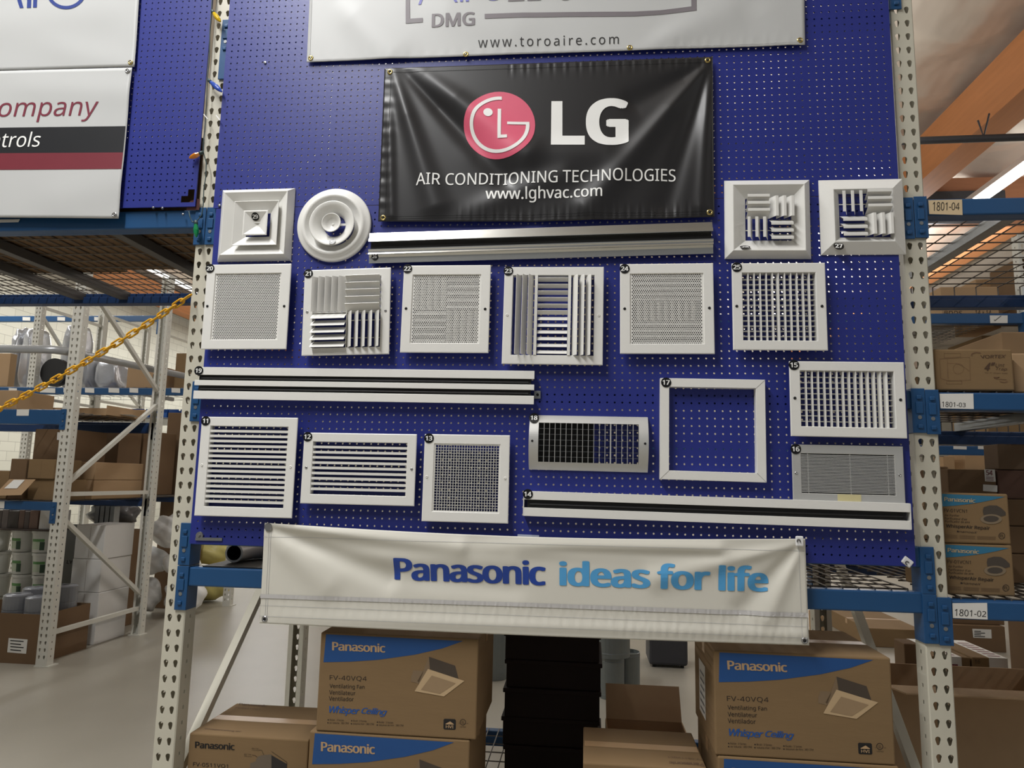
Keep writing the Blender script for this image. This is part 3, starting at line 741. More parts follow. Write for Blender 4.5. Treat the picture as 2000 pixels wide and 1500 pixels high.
# two white banners on the left bay
b1 = Banner('vinyl_banner', 'white banner at the top left with cut-off blue letters', [(-420, -130), (280, -130), (263, 131), (-420, 149)], YN, M_BAN_W,
            folds=((-100, 60, 200, 20, 40, 0.004, 1, 1), (60, 80, 240, 130, 30, 0.003, 1, 1)), n=(90, 40))
b1.print_('lettering', mat('navy_letter_print', (44, 62, 130), 0.5), [
    ('s', [(24, -30), (33, -30), (47.5, 16.5), (40, 17)]), ('s', [(54, -30), (62, -30), (62, 16.3), (54, 16.7)]), ('s', [(66, -30), (73.5, -30), (73.5, 15.8), (66, 16)]),
    ('s', arcpts(130.5, -21, 40.5, 40.5, 180, 360, 24) + arcpts(130.5, -21, 34, 34, 360, 180, 24))], 0.0012, 'navy blue letters')
b1.eyelet(256, 123, washer=True)
b2 = Banner('vinyl_banner', 'white banner with maroon script and black and maroon bars on the left', [(-420, 150), (258, 132), (231.7, 426.7), (-420, 421)], YN - 0.003, M_BAN_W,
            folds=((0, 170, 240, 180, 30, 0.004, 1, 1), (60, 400, 230, 360, 40, 0.004, 1, 1)), n=(90, 50))
b2.print_('printed_bar', mat('charcoal_print', (34, 35, 38), 0.45), [('s', [(-418, 255), (245.5, 246.5), (240.7, 298), (-418, 302)])], 0.001, 'black bar')
b2.print_('printed_bar', mat('maroon_print', (116, 46, 56), 0.45), [('s', [(-418, 302), (240.7, 298), (238, 330.5), (-418, 334)])], 0.001, 'maroon bar')
b2.print_('lettering', mat('maroon_script_print', (120, 52, 66), 0.45), [('t', 'Company', [(-34, 193), (194, 190), (194, 237), (-34, 240)], 9, dict(bold=-0.012, shear=0.25))], 0.0012, 'thin maroon italic lettering')
b2.print_('lettering', M_NUM, [('t', 'Controls', [(-62, 258.5), (81, 257.5), (81, 287), (-62, 289.5)], 9, dict(bold=-0.002, shear=0.25))], 0.0024, 'white italic lettering')
b2.eyelet(250, 139, M_SCREW, washer=True); b2.eyelet(224, 420, M_SCREW, washer=True)
pl = MB(); shape(pl, [(-60, 430), (39, 428), (36, 434), (-60, 436)], onY(-0.0065)); tag(pl.build('paper_tag', M_PAPER), 'white paper tag on the beam under the left banner', 'label')
# ------------------------------------------------------------------ numbered grilles on the board
class Grille:
    def __init__(s, num, label, q, w0, cat='vent grille', name='air_grille', w_back=0.0):
        Y = YB - w0
        P = [at(x, y, Y) for x, y in q]; s.w0 = w0
        c = sum(P) / 4
        u = ((P[1] - P[0]) + (P[2] - P[3])) / 2; v = ((P[0] - P[3]) + (P[1] - P[2])) / 2
        s.W = np.linalg.norm(u); s.H = np.linalg.norm(v)
        a1 = math.atan2(u[2], u[0]); a2 = math.atan2(-v[0], v[2])
        s.tilt = (a1 + a2) / 2
        s.t = thing(name, label, cat, (c[0], YB, c[2]), (0, -s.tilt, 0), group='numbered grilles on the pegboard')
        s.Mi = W[s.t.name].inverted(); s.num = num
        s.x, s.z = s.W / 2, s.H / 2
    def loc(s, px, py, w=None):
        p = s.Mi @ Vector(at(px, py, YB - (s.w0 if w is None else w)))
        return p.x, p.z
    def rect(s, q, w=None):
        c = [s.loc(x, y, w) for x, y in q]
        return ((c[0][0] + c[3][0]) / 2, (c[1][0] + c[2][0]) / 2, (c[2][1] + c[3][1]) / 2, (c[0][1] + c[1][1]) / 2)
    def part(s, name, mb, m, label=None, ang=40, parent=None):
        o = mb.build(name, m, s.t if parent is None else parent, label=label, world=False)
        return o
    def sticker(s, px, py, r=0.0167, w=None, tiltx=0.0, squash=1.0):
        ww = (s.w0 if w is None else w); x, z = s.loc(px, py, ww)
        mb = MB(); n = 28
        mb.add([(x + r * math.cos(t), -(ww + 0.0015) + tiltx * squash * r * math.sin(t), z + squash * r * math.sin(t)) for t in np.linspace(0, 2 * math.pi, n + 1)[:-1]], [tuple(range(n))])
        d = s.part('number_sticker', mb, M_DISC, 'black round number sticker')
        v, f, asp, sh = text2d(s.num, bold=0.035, space=0.98)
        h = r * 0.95; wd = min(h * asp * 1.05, r * 1.62)
        nb = MB()
        for i, sd in enumerate(sh):
            nb.add([(x + (p[0] - 0.5) * wd, -(ww + 0.0021 + 2e-5 * i) + tiltx * squash * (p[1] - 0.5) * h, z + squash * (p[1] - 0.5) * h) for p in v + sd], f)
        s.part('number', nb, M_NUM, 'white number', parent=d)
    def screws(s, pts, w=None, m=None):
        for px, py in pts:
            ww = (s.w0 if w is None else w); x, z = s.loc(px, py, ww)
            mb = MB().lathe([(0, 0.0008), (0.0015, 0.0006), (0.003, 0.0022), (0.0046, 0.0012), (0.005, 0)], (x, -ww, z), (0, -1, 0), 12)
            s.part('screw', mb, m or M_SCREW)
    def frame(s, inner, m=None, lip=0.006, neck=True, back=0.0, bevel=0.0025, drop=0.010):
        x0, x1, z0, z1 = inner; w = s.w0
        mb = MB()
        mb.ring([(-s.x, s.x, -s.z, s.z, w - lip), (-s.x, s.x, -s.z, s.z, w - 0.0012), (-s.x + bevel, s.x - bevel, -s.z + bevel, s.z - bevel, w),
                 (x0 - 0.0015, x1 + 0.0015, z0 - 0.0015, z1 + 0.0015, w), (x0, x1, z0, z1, w - 0.0015), (x0, x1, z0, z1, w - drop)])
        mb.ring([(-s.x, s.x, -s.z, s.z, w - lip), (x0 - 0.003, x1 + 0.003, z0 - 0.003, z1 + 0.003, w - lip)])
        s.part('frame', mb, m or M_WHITE)
        if neck:
            nb = MB(); nb.ring([(x0 - 0.002, x1 + 0.002, z0 - 0.002, z1 + 0.002, w - drop + 0.002), (x0 - 0.002, x1 + 0.002, z0 - 0.002, z1 + 0.002, back + 0.001)])
            s.part('neck', nb, m or M_WHITE)
    def hslats(s, inner, n, th, depth, w=None, tilt=0.0, name='louvres', m=None, inset=0.0, first=None, last=None):
        x0, x1, z0, z1 = inner; w = s.w0 if w is None else w
        mb = MB()
        zz = np.linspace(z0 if last is None else last, z1 if first is None else first, n + 2)[1:-1] if first is None else np.linspace(last, first, n)
        for z in zz:
            ax = np.array([0, math.cos(tilt), math.sin(tilt)]); az = np.array([0, -math.sin(tilt), math.cos(tilt)])
            mb.obox(np.array([(x0 + x1) / 2, -w + inset, z]) + ax * depth / 2, (1, 0, 0), ax, az, (x1 - x0) / 2, depth / 2, th / 2)
        return s.part(name, mb, m or M_WHITE)
    def vslats(s, inner, n, th, depth, w=None, tilts=None, name='blades', m=None, inset=0.0):
        x0, x1, z0, z1 = inner; w = s.w0 if w is None else w
        mb = MB(); xs = np.linspace(x0, x1, n + 2)[1:-1]
        for i, x in enumerate(xs):
            t = tilts[i] if tilts is not None else 0.0
            ay = np.array([math.sin(t), math.cos(t), 0]); ax = np.array([math.cos(t), -math.sin(t), 0])
            mb.obox(np.array([x, -w + inset, (z0 + z1) / 2]) + ay * depth / 2, ax, ay, (0, 0, 1), th / 2, depth / 2, (z1 - z0) / 2)
        return s.part(name, mb, m or M_WHITE)
    def perforated(s, inner, w, pitch=0.0068, r=0.0025):
        x0, x1, z0, z1 = inner; ph = pitch * 0.866
        nx = int((x1 - x0) / pitch) - 1; nz = int((z1 - z0) / ph)
        mx = (x1 - x0 - (nx + 0.5) * pitch) / 2; mz = (z1 - z0 - nz * ph) / 2
        hx = [(r * math.cos(math.radians(a)), r * math.sin(math.radians(a))) for a in range(0, 360, 45)]
        mb = MB()
        mb.perf((x0 + mx, -w, z0 + mz), (1, 0, 0), (0, 0, 1), (0, -1, 0), pitch, ph, nx, nz, hx, 0.001, stagger=True)
        for j in range(nz):
            za, zb = z0 + mz + j * ph, z0 + mz + (j + 1) * ph; e = pitch / 2 if j % 2 else 0
            mb.quad((x0, -w, za), (x0 + mx + e, -w, za), (x0 + mx + e, -w, zb), (x0, -w, zb))
            mb.quad((x0 + mx + e + nx * pitch, -w, za), (x1, -w, za), (x1, -w, zb), (x0 + mx + e + nx * pitch, -w, zb))
        for (a, b) in ((z0, z0 + mz), (z1 - mz, z1)):
            mb.quad((x0, -w, a), (x1, -w, a), (x1, -w, b), (x0, -w, b))
        s.part('perforated_face', mb, M_WHITE)
def curved_blade(mb, p0, along, L, out, side, depth, sag=0.25, th=0.0012, n=6, lip=0.004, fl=0.0):
    # sheet blade: starts at p0, sweeps from 'out' towards 'side' (unit vectors), extruded along 'along'
    p0, along, out, side = map(lambda q: np.array(q, float), (p0, along, out, side))
    prof = []
    for i in range(n + 1):
        t = i / n
        prof.append(p0 + side * depth * (t + 0.0 * t) + out * depth * (1 - (1 - t) ** 2) * sag * 2.2)
    prof.append(prof[-1] + side * lip * 0.25 + out * 0.0)
    if fl:
        d_ = np.cross(along, (0, -1, 0)); d_ = d_ * (1 if np.dot(d_, side) > 0 else -1)
        prof.append(prof[-1] + d_ * fl)
        th = 0.0016
    nrm = np.cross(along, prof[3] - prof[0]); nrm /= np.linalg.norm(nrm)
    a = [q for q in prof]; b = [q + nrm * th for q in prof]
    m = len(prof)
    vs = a + b + [q + along * L for q in a] + [q + along * L for q in b]
    fs = []
    for i in range(m - 1):
        fs += [(i, i + 1, 2 * m + i + 1, 2 * m + i), (m + i, 3 * m + i, 3 * m + i + 1, m + i + 1)]
        fs += [(i, m + i, m + i + 1, i + 1), (2 * m + i, 2 * m + i + 1, 3 * m + i + 1, 3 * m + i)]
    fs += [(m - 1, 2 * m - 1, 4 * m - 1, 3 * m - 1), (0, 2 * m, 3 * m, m)]
    mb.add(vs, fs)

# 11, 12: fixed bar grilles
g = Grille('11', 'large white grille with fifteen horizontal bars at the lower left, sticker 11', [(394, 813.8), (582, 816), (569, 1012.5), (379.5, 1007)], 0.036)
inn = g.rect([(411, 832), (563, 833.5), (552.5, 992.5), (398.8, 989)]); g.frame(inn, drop=0.028)
g.hslats(inn, 15, 0.0088, 0.02, tilt=0.05, inset=0.002); g.sticker(402, 822); g.screws([(567.5, 912), (394.5, 908.5)], m=M_WHITE)
g = Grille('12', 'wide white grille with nine horizontal bars, sticker 12', [(594.5, 845), (814.5, 848), (808, 988), (586, 983.8)], 0.036)
inn = g.rect([(611.8, 863), (796, 865), (791, 968.8), (605.5, 965.5)]); g.frame(inn, drop=0.028)
g.hslats(inn, 9, 0.0084, 0.02, tilt=0.05, inset=0.002); g.sticker(601, 853); g.screws([(598, 913.3), (804, 916.5)])
# 13: egg crate
g = Grille('13', 'square white frame around a fine square mesh, sticker 13', [(830, 848), (996, 850), (992, 1022.7), (823, 1018)], 0.030)
inn = g.rect([(848, 867), (977, 868), (974, 1002), (844, 999)]); g.frame(inn, drop=0.004, neck=False)
x0, x1, z0, z1 = inn
mb = MB(); mb.ring([(x0, x1, z0, z1, g.w0 - 0.003), (x0 + 0.004, x1 - 0.004, z0 + 0.004, z1 - 0.004, g.w0 - 0.003), (x0 + 0.004, x1 - 0.004, z0 + 0.004, z1 - 0.004, 0.006)]); g.part('inner_rim', mb, M_WHITE)
mb = MB()
for x in np.linspace(x0 + 0.004, x1 - 0.004, 25)[1:-1]: mb.box(x - 0.0006, x + 0.0006, -g.w0 + 0.004, -g.w0 + 0.017, z0 + 0.004, z1 - 0.004)
for z in np.linspace(z0 + 0.004, z1 - 0.004, 25)[1:-1]: mb.box(x0 + 0.004, x1 - 0.004, -g.w0 + 0.004, -g.w0 + 0.017, z - 0.0006, z + 0.0006)
g.part('egg_crate_mesh', mb, M_WHITE); g.sticker(838, 856); g.screws([(833.7, 931.2), (986.5, 934)], m=M_WHITE)
# 14, 19: linear slot diffusers
def slot(num, label, tl, tr, br, bl, bars, px, py, w0=0.034, deep=0.03):
    g = Grille(num, label, [tl, tr, br, bl], w0, 'slot diffuser', 'slot_diffuser')
    H = g.H; W_ = g.W
    mb = MB()
    for (a, b) in bars:
        z1 = g.z - a * H; z0 = g.z - b * H
        for part_ in range(1):
            mb.cbox(-g.x, g.x, -w0, -w0 + 0.004, z0, z1, 0.001)
    g.part('face_bars', mb, M_WHITE)
    cb = MB()
    for (a, b) in bars:
        z1 = g.z - a * H; z0 = g.z - b * H; zc = (z0 + z1) / 2; e = (z1 - z0) * 0.32
        for zz in (zc - e, zc + e):
            cb.box(-g.x + 0.002, g.x - 0.002, -w0 + 0.004, -0.001, zz - 0.0012, zz + 0.0012)
    g.part('channel_walls', cb, M_WHITE)
    bb = MB()
    for i in range(len(bars) - 1):
        z1 = g.z - bars[i][1] * H + 0.004; z0 = g.z - bars[i + 1][0] * H - 0.004
        bb.box(-g.x + 0.012, g.x - 0.012, -w0 + 0.009, -w0 + 0.016, z0, z1)
        zc = (z0 + z1) / 2
        bb.tube([(-g.x + 0.02, -w0 + 0.009, zc - 0.002), (g.x - 0.02, -w0 + 0.009, zc - 0.002)], 0.004, 8)
    g.part('slot_blade', bb, M_BLACK, 'black blade in the slot')
    g.sticker(px, py)
    return g
g = slot('14', 'long white one-slot linear diffuser at the lower right, sticker 14', (1023, 957), (1778, 985), (1780, 1036.8), (1022.3, 1006), [(0, 0.34), (0.66, 1)], 1031, 965)
for sx in (-1, 1):
    g.part('end_cap', MB().box(sx * g.x - 0.0015, sx * g.x + 0.0015, -g.w0, -0.001, -g.z + 0.001, g.z - 0.001), M_WHITE)
g = slot('19', 'long white two-slot linear diffuser of three bars at mid left, sticker 19', (382.5, 717), (1044, 724), (1042.6, 788.4), (376.5, 780), [(0, 0.245), (0.41, 0.575), (0.745, 1)], 388.5, 724)
cp = thing('mounting_clip', 'small grey steel clip at the right end of the two-slot diffuser', 'clip', at(1049.5, 771, YB - 0.006))
MB().cbox(-0.011, 0.011, -0.002, 0.002, -0.0135, 0.0135, 0.0008).build('plate', M_GALV, cp, world=False)
MB().lathe([(0, 0.005), (0.0035, 0.0045), (0.005, 0.002)], (0.001, 0, 0), (0, -1, 0), 10).build('screw', M_BLACK, cp, world=False)
# 26: bare aluminium slot
g = Grille('26', 'long bare aluminium slot rail under the black banner, sticker 26', [(719, 448), (1393, 438), (1393.5, 500), (721, 507)], 0.03, 'slot diffuser', 'slot_diffuser')
H = g.H
def prof(name, pts, m, x0=-g.x, x1=g.x, label=None):
    mb = MB(); n = len(pts)
    vs = [(x0, -w, g.z - z * H) for z, w in pts] + [(x1, -w, g.z - z * H) for z, w in pts]
    mb.add(vs, [(i, (i + 1) % n, n + (i + 1) % n, n + i) for i in range(n)] + [tuple(range(n)), tuple(range(2 * n - 1, n - 1, -1))])
    return g.part(name, mb, m, label)
prof('top_rail', [(0, 0.018), (0, 0.021), (0.18, 0.025), (0.2, 0.031), (0.31, 0.034), (0.325, 0.034), (0.325, 0.004), (0.30, 0.004), (0.3, 0.022), (0.02, 0.016)], M_ALUB)
prof('bottom_rail', [(0.565, 0.034), (0.60, 0.034), (0.63, 0.031), (0.68, 0.031), (0.73, 0.034), (0.735, 0.024), (0.80, 0.02), (0.995, 0.02), (1, 0.017), (0.77, 0.017), (0.70, 0.020), (0.59, 0.022), (0.59, 0.004), (0.565, 0.004)], M_ALUB)
prof('slot_blade', [(0.325, 0.014), (0.44, 0.018), (0.565, 0.014), (0.565, 0.008), (0.325, 0.008)], M_BLACK, -g.x + 0.004, g.x - 0.004, 'black blade in the slot')
g.sticker(732, 501.5, w=0.0225, r=0.0118)
# 15, 25: double deflection registers
g = Grille('15', 'wide white register with upright blades, the right ones turned, sticker 15', [(1542, 705), (1765, 707.8), (1772.7, 856), (1544.8, 852)], 0.036)
inn = g.rect([(1563, 724.4), (1745, 725), (1751, 836), (1565, 832.4)]); g.frame(inn, drop=0.034)
g.vslats(inn, 14, 0.0034, 0.016, inset=0.003, tilts=[0.02, 0.03, 0.02, 0.0, 0.02, -0.03, -0.05, -0.08, -0.1, -0.15, -0.2, -0.25, -0.42, -0.5])
g.hslats(inn, 9, 0.003, 0.014, inset=0.02, name='rear_louvres'); g.sticker(1550.5, 713); g.screws([(1552.5, 777.5), (1759, 781)], m=M_BLACK)
g = Grille('25', 'square white register with crossed blades, sticker 25', [(1429, 514.6), (1611.6, 512.8), (1617, 684.7), (1432.5, 683)], 0.036)
inn = g.rect([(1449.6, 532.6), (1592.4, 532), (1597.5, 665.5), (1452, 664.6)]); g.frame(inn, drop=0.034)
g.vslats(inn, 11, 0.0038, 0.016, inset=0.003, tilts=[0, .02, 0, .03, -.02, -.22, 0, -.02, 0, -.03, -.05]); g.hslats(inn, 12, 0.003, 0.014, inset=0.02, name='rear_louvres')
g.sticker(1439, 522); g.screws([(1439, 598), (1605.5, 598)], m=M_BLACK)
# 16: satin bar grille
g = Grille('16', 'satin aluminium grille with many thin horizontal bars, sticker 16', [(1545.7, 868), (1763.5, 872), (1769, 986), (1549.6, 977.8)], 0.018)
inn = g.rect([(1564, 885.5), (1746, 889), (1750, 967.5), (1567, 963)]); g.frame(inn, M_ALU, lip=0.004, drop=0.014)
x0, x1, z0, z1 = inn
g.hslats(inn, 26, 0.0027, 0.010, inset=0.001, m=M_ALU)
g.part('backing', MB().box(x0, x1, -0.004, -0.003, z0, z1), M_BLACK, 'black backing')
for f in (0.075, 0.53, 0.93): g.part('tie_bar', MB().box(x0 + f * (x1 - x0) - 0.001, x0 + f * (x1 - x0) + 0.001, -g.w0 + 0.002, -0.005, z0, z1), M_ALU)
g.sticker(1554, 877); g.screws([(1555, 924), (1757.5, 928)])
lx, lz = g.loc(1659, 973); g.part('maker_label', MB().box(lx - 0.036, lx + 0.036, -g.w0 - 0.0008, -g.w0 + 0.0, lz - 0.010, lz + 0.012), mat('yellowed_label', (206, 196, 150), 0.6, var=0.08), 'small yellowed label')
# 17: empty frame
g = Grille('17', 'empty square white frame with the blue board showing through, sticker 17', [(1289.7, 739), (1495, 741), (1497, 942.8), (1289, 935.6)], 0.030)
inn = g.rect([(1307, 756), (1477, 758), (1477.8, 924), (1307, 918.7)]); x0, x1, z0, z1 = inn
mb = MB(); mb.ring([(-g.x, g.x, -g.z, g.z, 0.002), (-g.x, g.x, -g.z, g.z, g.w0 - 0.001), (-g.x + .001, g.x - .001, -g.z + .001, g.z - .001, g.w0), (x0 - .001, x1 + .001, z0 - .001, z1 + .001, g.w0), (x0, x1, z0, z1, g.w0 - 0.001), (x0, x1, z0, z1, 0.002)])
g.part('frame', mb, M_WHITE)
mb = MB()
for (a, b) in (((x0, z0), (-g.x, -g.z)), ((x1, z0), (g.x, -g.z)), ((x1, z1), (g.x, g.z))):
    mb.bar((a[0], -g.w0 - 0.0002, a[1]), (b[0], -g.w0 - 0.0002, b[1]), 0.0007, 0.0007)
g.part('mitre_joints', mb, mat('joint_grey', (120, 118, 112), 0.7)); g.sticker(1301, 747)
# 18: curved duct grille
g = Grille('18', 'curved silver duct grille with a fine blade grid, sticker 18', [(1034.8, 809), (1265, 816), (1265.7, 923.9), (1033.5, 915.8)], 0.012)
inn = g.rect([(1051.7, 824.8), (1247.7, 829), (1247.7, 908), (1051, 901)], 0.035); x0, x1, z0, z1 = inn
cw_ = lambda z, e=0.0: 0.006 + e + 0.040 * (1 - (z / g.z) ** 2)
mb = MB(); zs = np.linspace(-g.z, g.z, 29)
for a, b in zip(zs[:-1], zs[1:]):
    zc = (a + b) / 2
    segs = [(-g.x, g.x)] if (zc < z0 or zc > z1) else [(-g.x, x0), (x1, g.x)]
    for (s0, s1) in segs:
        mb.quad((s0, -cw_(a), a), (s1, -cw_(a), a), (s1, -cw_(b), b), (s0, -cw_(b), b))
    for X in (-g.x, g.x): mb.quad((X, -cw_(a), a), (X, -cw_(b), b), (X, -cw_(b) + 0.006, b), (X, -cw_(a) + 0.006, a))
    if z0 <= zc <= z1:
        for X in (x0, x1): mb.quad((X, -cw_(a), a), (X, -cw_(b), b), (X, -0.002, b), (X, -0.002, a))
for Z in (z0, z1): mb.quad((x0, -cw_(Z), Z), (x1, -cw_(Z), Z), (x1, -0.002, Z), (x0, -0.002, Z))
for Z in (-g.z, g.z): mb.quad((-g.x, -cw_(Z), Z), (g.x, -cw_(Z), Z), (g.x, -0.001, Z), (-g.x, -0.001, Z))
o = g.part('curved_frame', mb, M_ALU, 'satin silver curved frame')
mb = MB()
for i, x in enumerate(np.linspace(x0, x1, 19)[1:-1]):
    mb.obox((x, -0.026, (z0 + z1) / 2), (1, 0, 0.0), (0, 1, 0), (0, 0, 1), 0.0008 if i != 12 else 0.002, 0.009, (z1 - z0) / 2)
g.part('blades', mb, M_ALU)
mb = MB()
for z in np.linspace(z0, z1, 8)[1:-1]: mb.box(x0, x1, -0.018, -0.010, z - 0.0006, z + 0.0006)
g.part('rear_louvres', mb, M_GALV); g.part('dark_damper', MB().box(x0, x0 + (x1 - x0) * 0.55, -0.004, -0.003, z0, z1), M_BLACK, 'black damper plate')
for sx, wz in ((1039.5, 861), (1260, 866.5)):
    x, z = g.loc(sx, wz, 0.045); g.part('screw', MB().lathe([(0, 0.002), (0.003, 0.002), (0.0045, 0)], (x, -cw_(z) + 0.0005, z), (0, -1, 0), 12), M_BLACK)
g.sticker(1043, 816, w=0.017, tiltx=0.75)
# 20, 22, 24: perforated faces
def perfg(num, label, q, qi, st, sc, back=None):
    g = Grille(num, label, q, 0.034); inn = g.rect(qi); g.frame(inn, drop=0.005)
    g.perforated(inn, g.w0 - 0.004); g.sticker(*st); g.screws(sc, m=M_BLACK)
    x0, x1, z0, z1 = inn; xm, zm = (x0 + x1) / 2, (z0 + z1) / 2
    g.part('dark_inside', MB().box(x0, x1, -0.0035, -0.0025, z0, z1), M_BLACK, 'black lining')  # black sheet added so the holes look as dark as shaded depth
    mb = MB()
    def blk(a, b, c, d, n, horiz):
        if horiz:
            for z in np.linspace(c, d, n + 1)[:-1] + (d - c) / n / 2: mb.obox(((a + b) / 2, -0.016, z), (1, 0, 0), (0, 0.8, 0.6), (0, -0.6, 0.8), (b - a) / 2 * 0.97, 0.0115, 0.0006)
        else:
            for x in np.linspace(a, b, n + 1)[:-1] + (b - a) / n / 2: mb.obox((x, -0.016, (c + d) / 2), (0.8, -0.6, 0), (0.6, 0.8, 0), (0, 0, 1), 0.0006, 0.0115, (d - c) / 2 * 0.97)
    if back == 'quad':
        blk(x0, xm, zm, z1, 5, False); blk(xm, x1, zm, z1, 5, True); blk(x0, xm, z0, zm, 5, True); blk(xm, x1, z0, zm, 5, False)
        g.part('deflector_blades', mb, M_WHITE)
    elif back == 'three':
        a = z0 + (z1 - z0) * 0.34; b = z0 + (z1 - z0) * 0.62
        blk(x0, x1, b, z1, 5, True); blk(x0, x1, z0, a, 4, True); blk(x0 + 0.02, x1 - 0.02, a, b, 9, False)
        g.part('deflector_blades', mb, M_WHITE)
    return g
perfg('20', 'white perforated grille at the left edge of the second row, sticker 20', [(404, 516), (568.5, 516), (558.7, 681.8), (393, 682)], [(420.5, 533.8), (548.9, 534.3), (541.2, 663), (411, 663)], (410.5, 524.5), [(405, 598), (555, 598)])
perfg('22', 'white perforated grille with four patches of blades behind it, sticker 22', [(788.4, 518), (958.4, 518.3), (953.8, 689.5), (781.8, 688)], [(806.4, 536.3), (939, 536.8), (935.6, 671), (800.8, 669)], (796, 525), [(793, 602.5), (947.5, 603.5)], 'quad')
perfg('24', 'white perforated grille with a band of upright blades behind its middle, sticker 24', [(1211.4, 516), (1393, 513.7), (1396, 690.7), (1210.8, 691)], [(1231, 535), (1374, 533.5), (1375, 671), (1231, 672)], (1220, 525), [(1220, 603), (1385.5, 601.5)], 'three')
# 21: four-way modular core
g = Grille('21', 'white four-way grille with blades in four quarters, sticker 21', [(594.8, 527.3), (762.8, 523), (759.8, 691.4), (589, 694.6)], 0.034)
inn = g.rect([(612, 542), (743.7, 539), (742, 677), (608, 679.5)]); g.frame(inn, drop=0.030)
x0, x1, z0, z1 = inn; xm, zm = (x0 + x1) / 2, (z0 + z1) / 2; w = g.w0
def quarter(mb, a, b, c, d, n, kind, w, depth, sag=0.18):
    # kind: direction the outer lip of each blade leans to
    if kind in 'LR':
        st = (b - a) / n
        for i in range(n):
            x = a + st * i
            if kind == 'R': curved_blade(mb, (x, -w + depth * 0.75, c), (0, 0, 1), d - c, (0, -1, 0), (0.74, -0.62, 0), st * 1.32, sag)
            else: curved_blade(mb, (b - st * i, -w + depth * 0.75, c), (0, 0, 1), d - c, (0, -1, 0), (-0.74, -0.62, 0), st * 1.32, sag)
    else:
        st = (d - c) / n
        for i in range(n):
            if kind == 'U': curved_blade(mb, (a, -w + depth * 0.75, c + st * i), (1, 0, 0), b - a, (0, -1, 0), (0, -0.62, 0.74), st * 1.32, sag)
            else: curved_blade(mb, (a, -w + depth * 0.75, d - st * i), (1, 0, 0), b - a, (0, -1, 0), (0, -0.62, -0.74), st * 1.32, sag)
for nm, args in (('upper_left_blades', (x0, xm, zm, z1, 5, 'L')), ('upper_right_blades', (xm, x1, zm, z1, 5, 'U')), ('lower_left_blades', (x0, xm, z0, zm, 5, 'D')), ('lower_right_blades', (xm, x1, z0, zm, 5, 'R'))):
    mb = MB(); quarter(mb, *args, w + 0.004, 0.026); g.part('blade_set', mb, M_WHITE)
mb = MB(); mb.box(xm - .001, xm + .001, -w + 0.004, -0.004, z0, z1); mb.box(x0, x1, -w + 0.004, -0.004, zm - .001, zm + .001)
for f in (0.3, 0.8): mb.box(x0, x1, -0.008, -0.006, z0 + f * (zm - z0) - .0015, z0 + f * (zm - z0) + .0015)
g.part('core_dividers', mb, M_WHITE); g.sticker(602.5, 534.5); g.screws([(600, 609.5), (753, 607)], m=M_SCREW)
# 23: curved blade diffuser
g = Grille('23', 'white curved-blade grille with upright side blades and a stack of short middle blades, sticker 23', [(985.5, 521.6), (1179.7, 521.3), (1176.7, 713), (980, 710.5)], 0.034)
inn = g.rect([(1002, 538), (1161, 537.5), (1159, 694.5), (998, 693)]); g.frame(inn, drop=0.026)
x0, x1, z0, z1 = inn; w = g.w0; Wd = x1 - x0
ma, mb_ = x0 + 0.29 * Wd, x0 + 0.70 * Wd
mb = MB()
for X in (ma, mb_): mb.box(X - 0.005, X + 0.005, -w - 0.002, -w + 0.018, z0, z1)
g.part('mullions', mb, M_WHITE)
mb = MB()
for i in range(3): curved_blade(mb, (x0 + Wd * (0.10 + 0.075 * i), -w + 0.012, z0), (0, 0, 1), z1 - z0, (0, -1, 0), (-0.55, -0.83, 0), 0.026, 0.16)
g.part('blade_set', mb, M_WHITE)
mb = MB()
for i in range(3): curved_blade(mb, (x0 + Wd * (0.735 + 0.08 * i), -w + 0.012, z0), (0, 0, 1), z1 - z0, (0, -1, 0), (0.66, -0.75, 0), 0.026, 0.16)
g.part('blade_set', mb, M_WHITE)
mb = MB(); n = 12; st = (z1 - z0) / n
for i in range(n):
    up = i < 6
    zc = z1 - st * (i + 0.5)
    if up: curved_blade(mb, (ma + 0.006, -w + 0.012, zc - st * 0.30), (1, 0, 0), mb_ - ma - 0.012, (0, -1, 0), (0, -0.62, 0.78), 0.0135, 0.12)
    else: curved_blade(mb, (ma + 0.006, -w + 0.012, zc + st * 0.30), (1, 0, 0), mb_ - ma - 0.012, (0, -1, 0), (0, -0.42, -0.91), 0.0125, 0.10)
g.part('blade_set', mb, M_WHITE); g.sticker(993, 529.5); g.screws([(990.5, 615), (1169.5, 616.3)], m=M_WHITE)
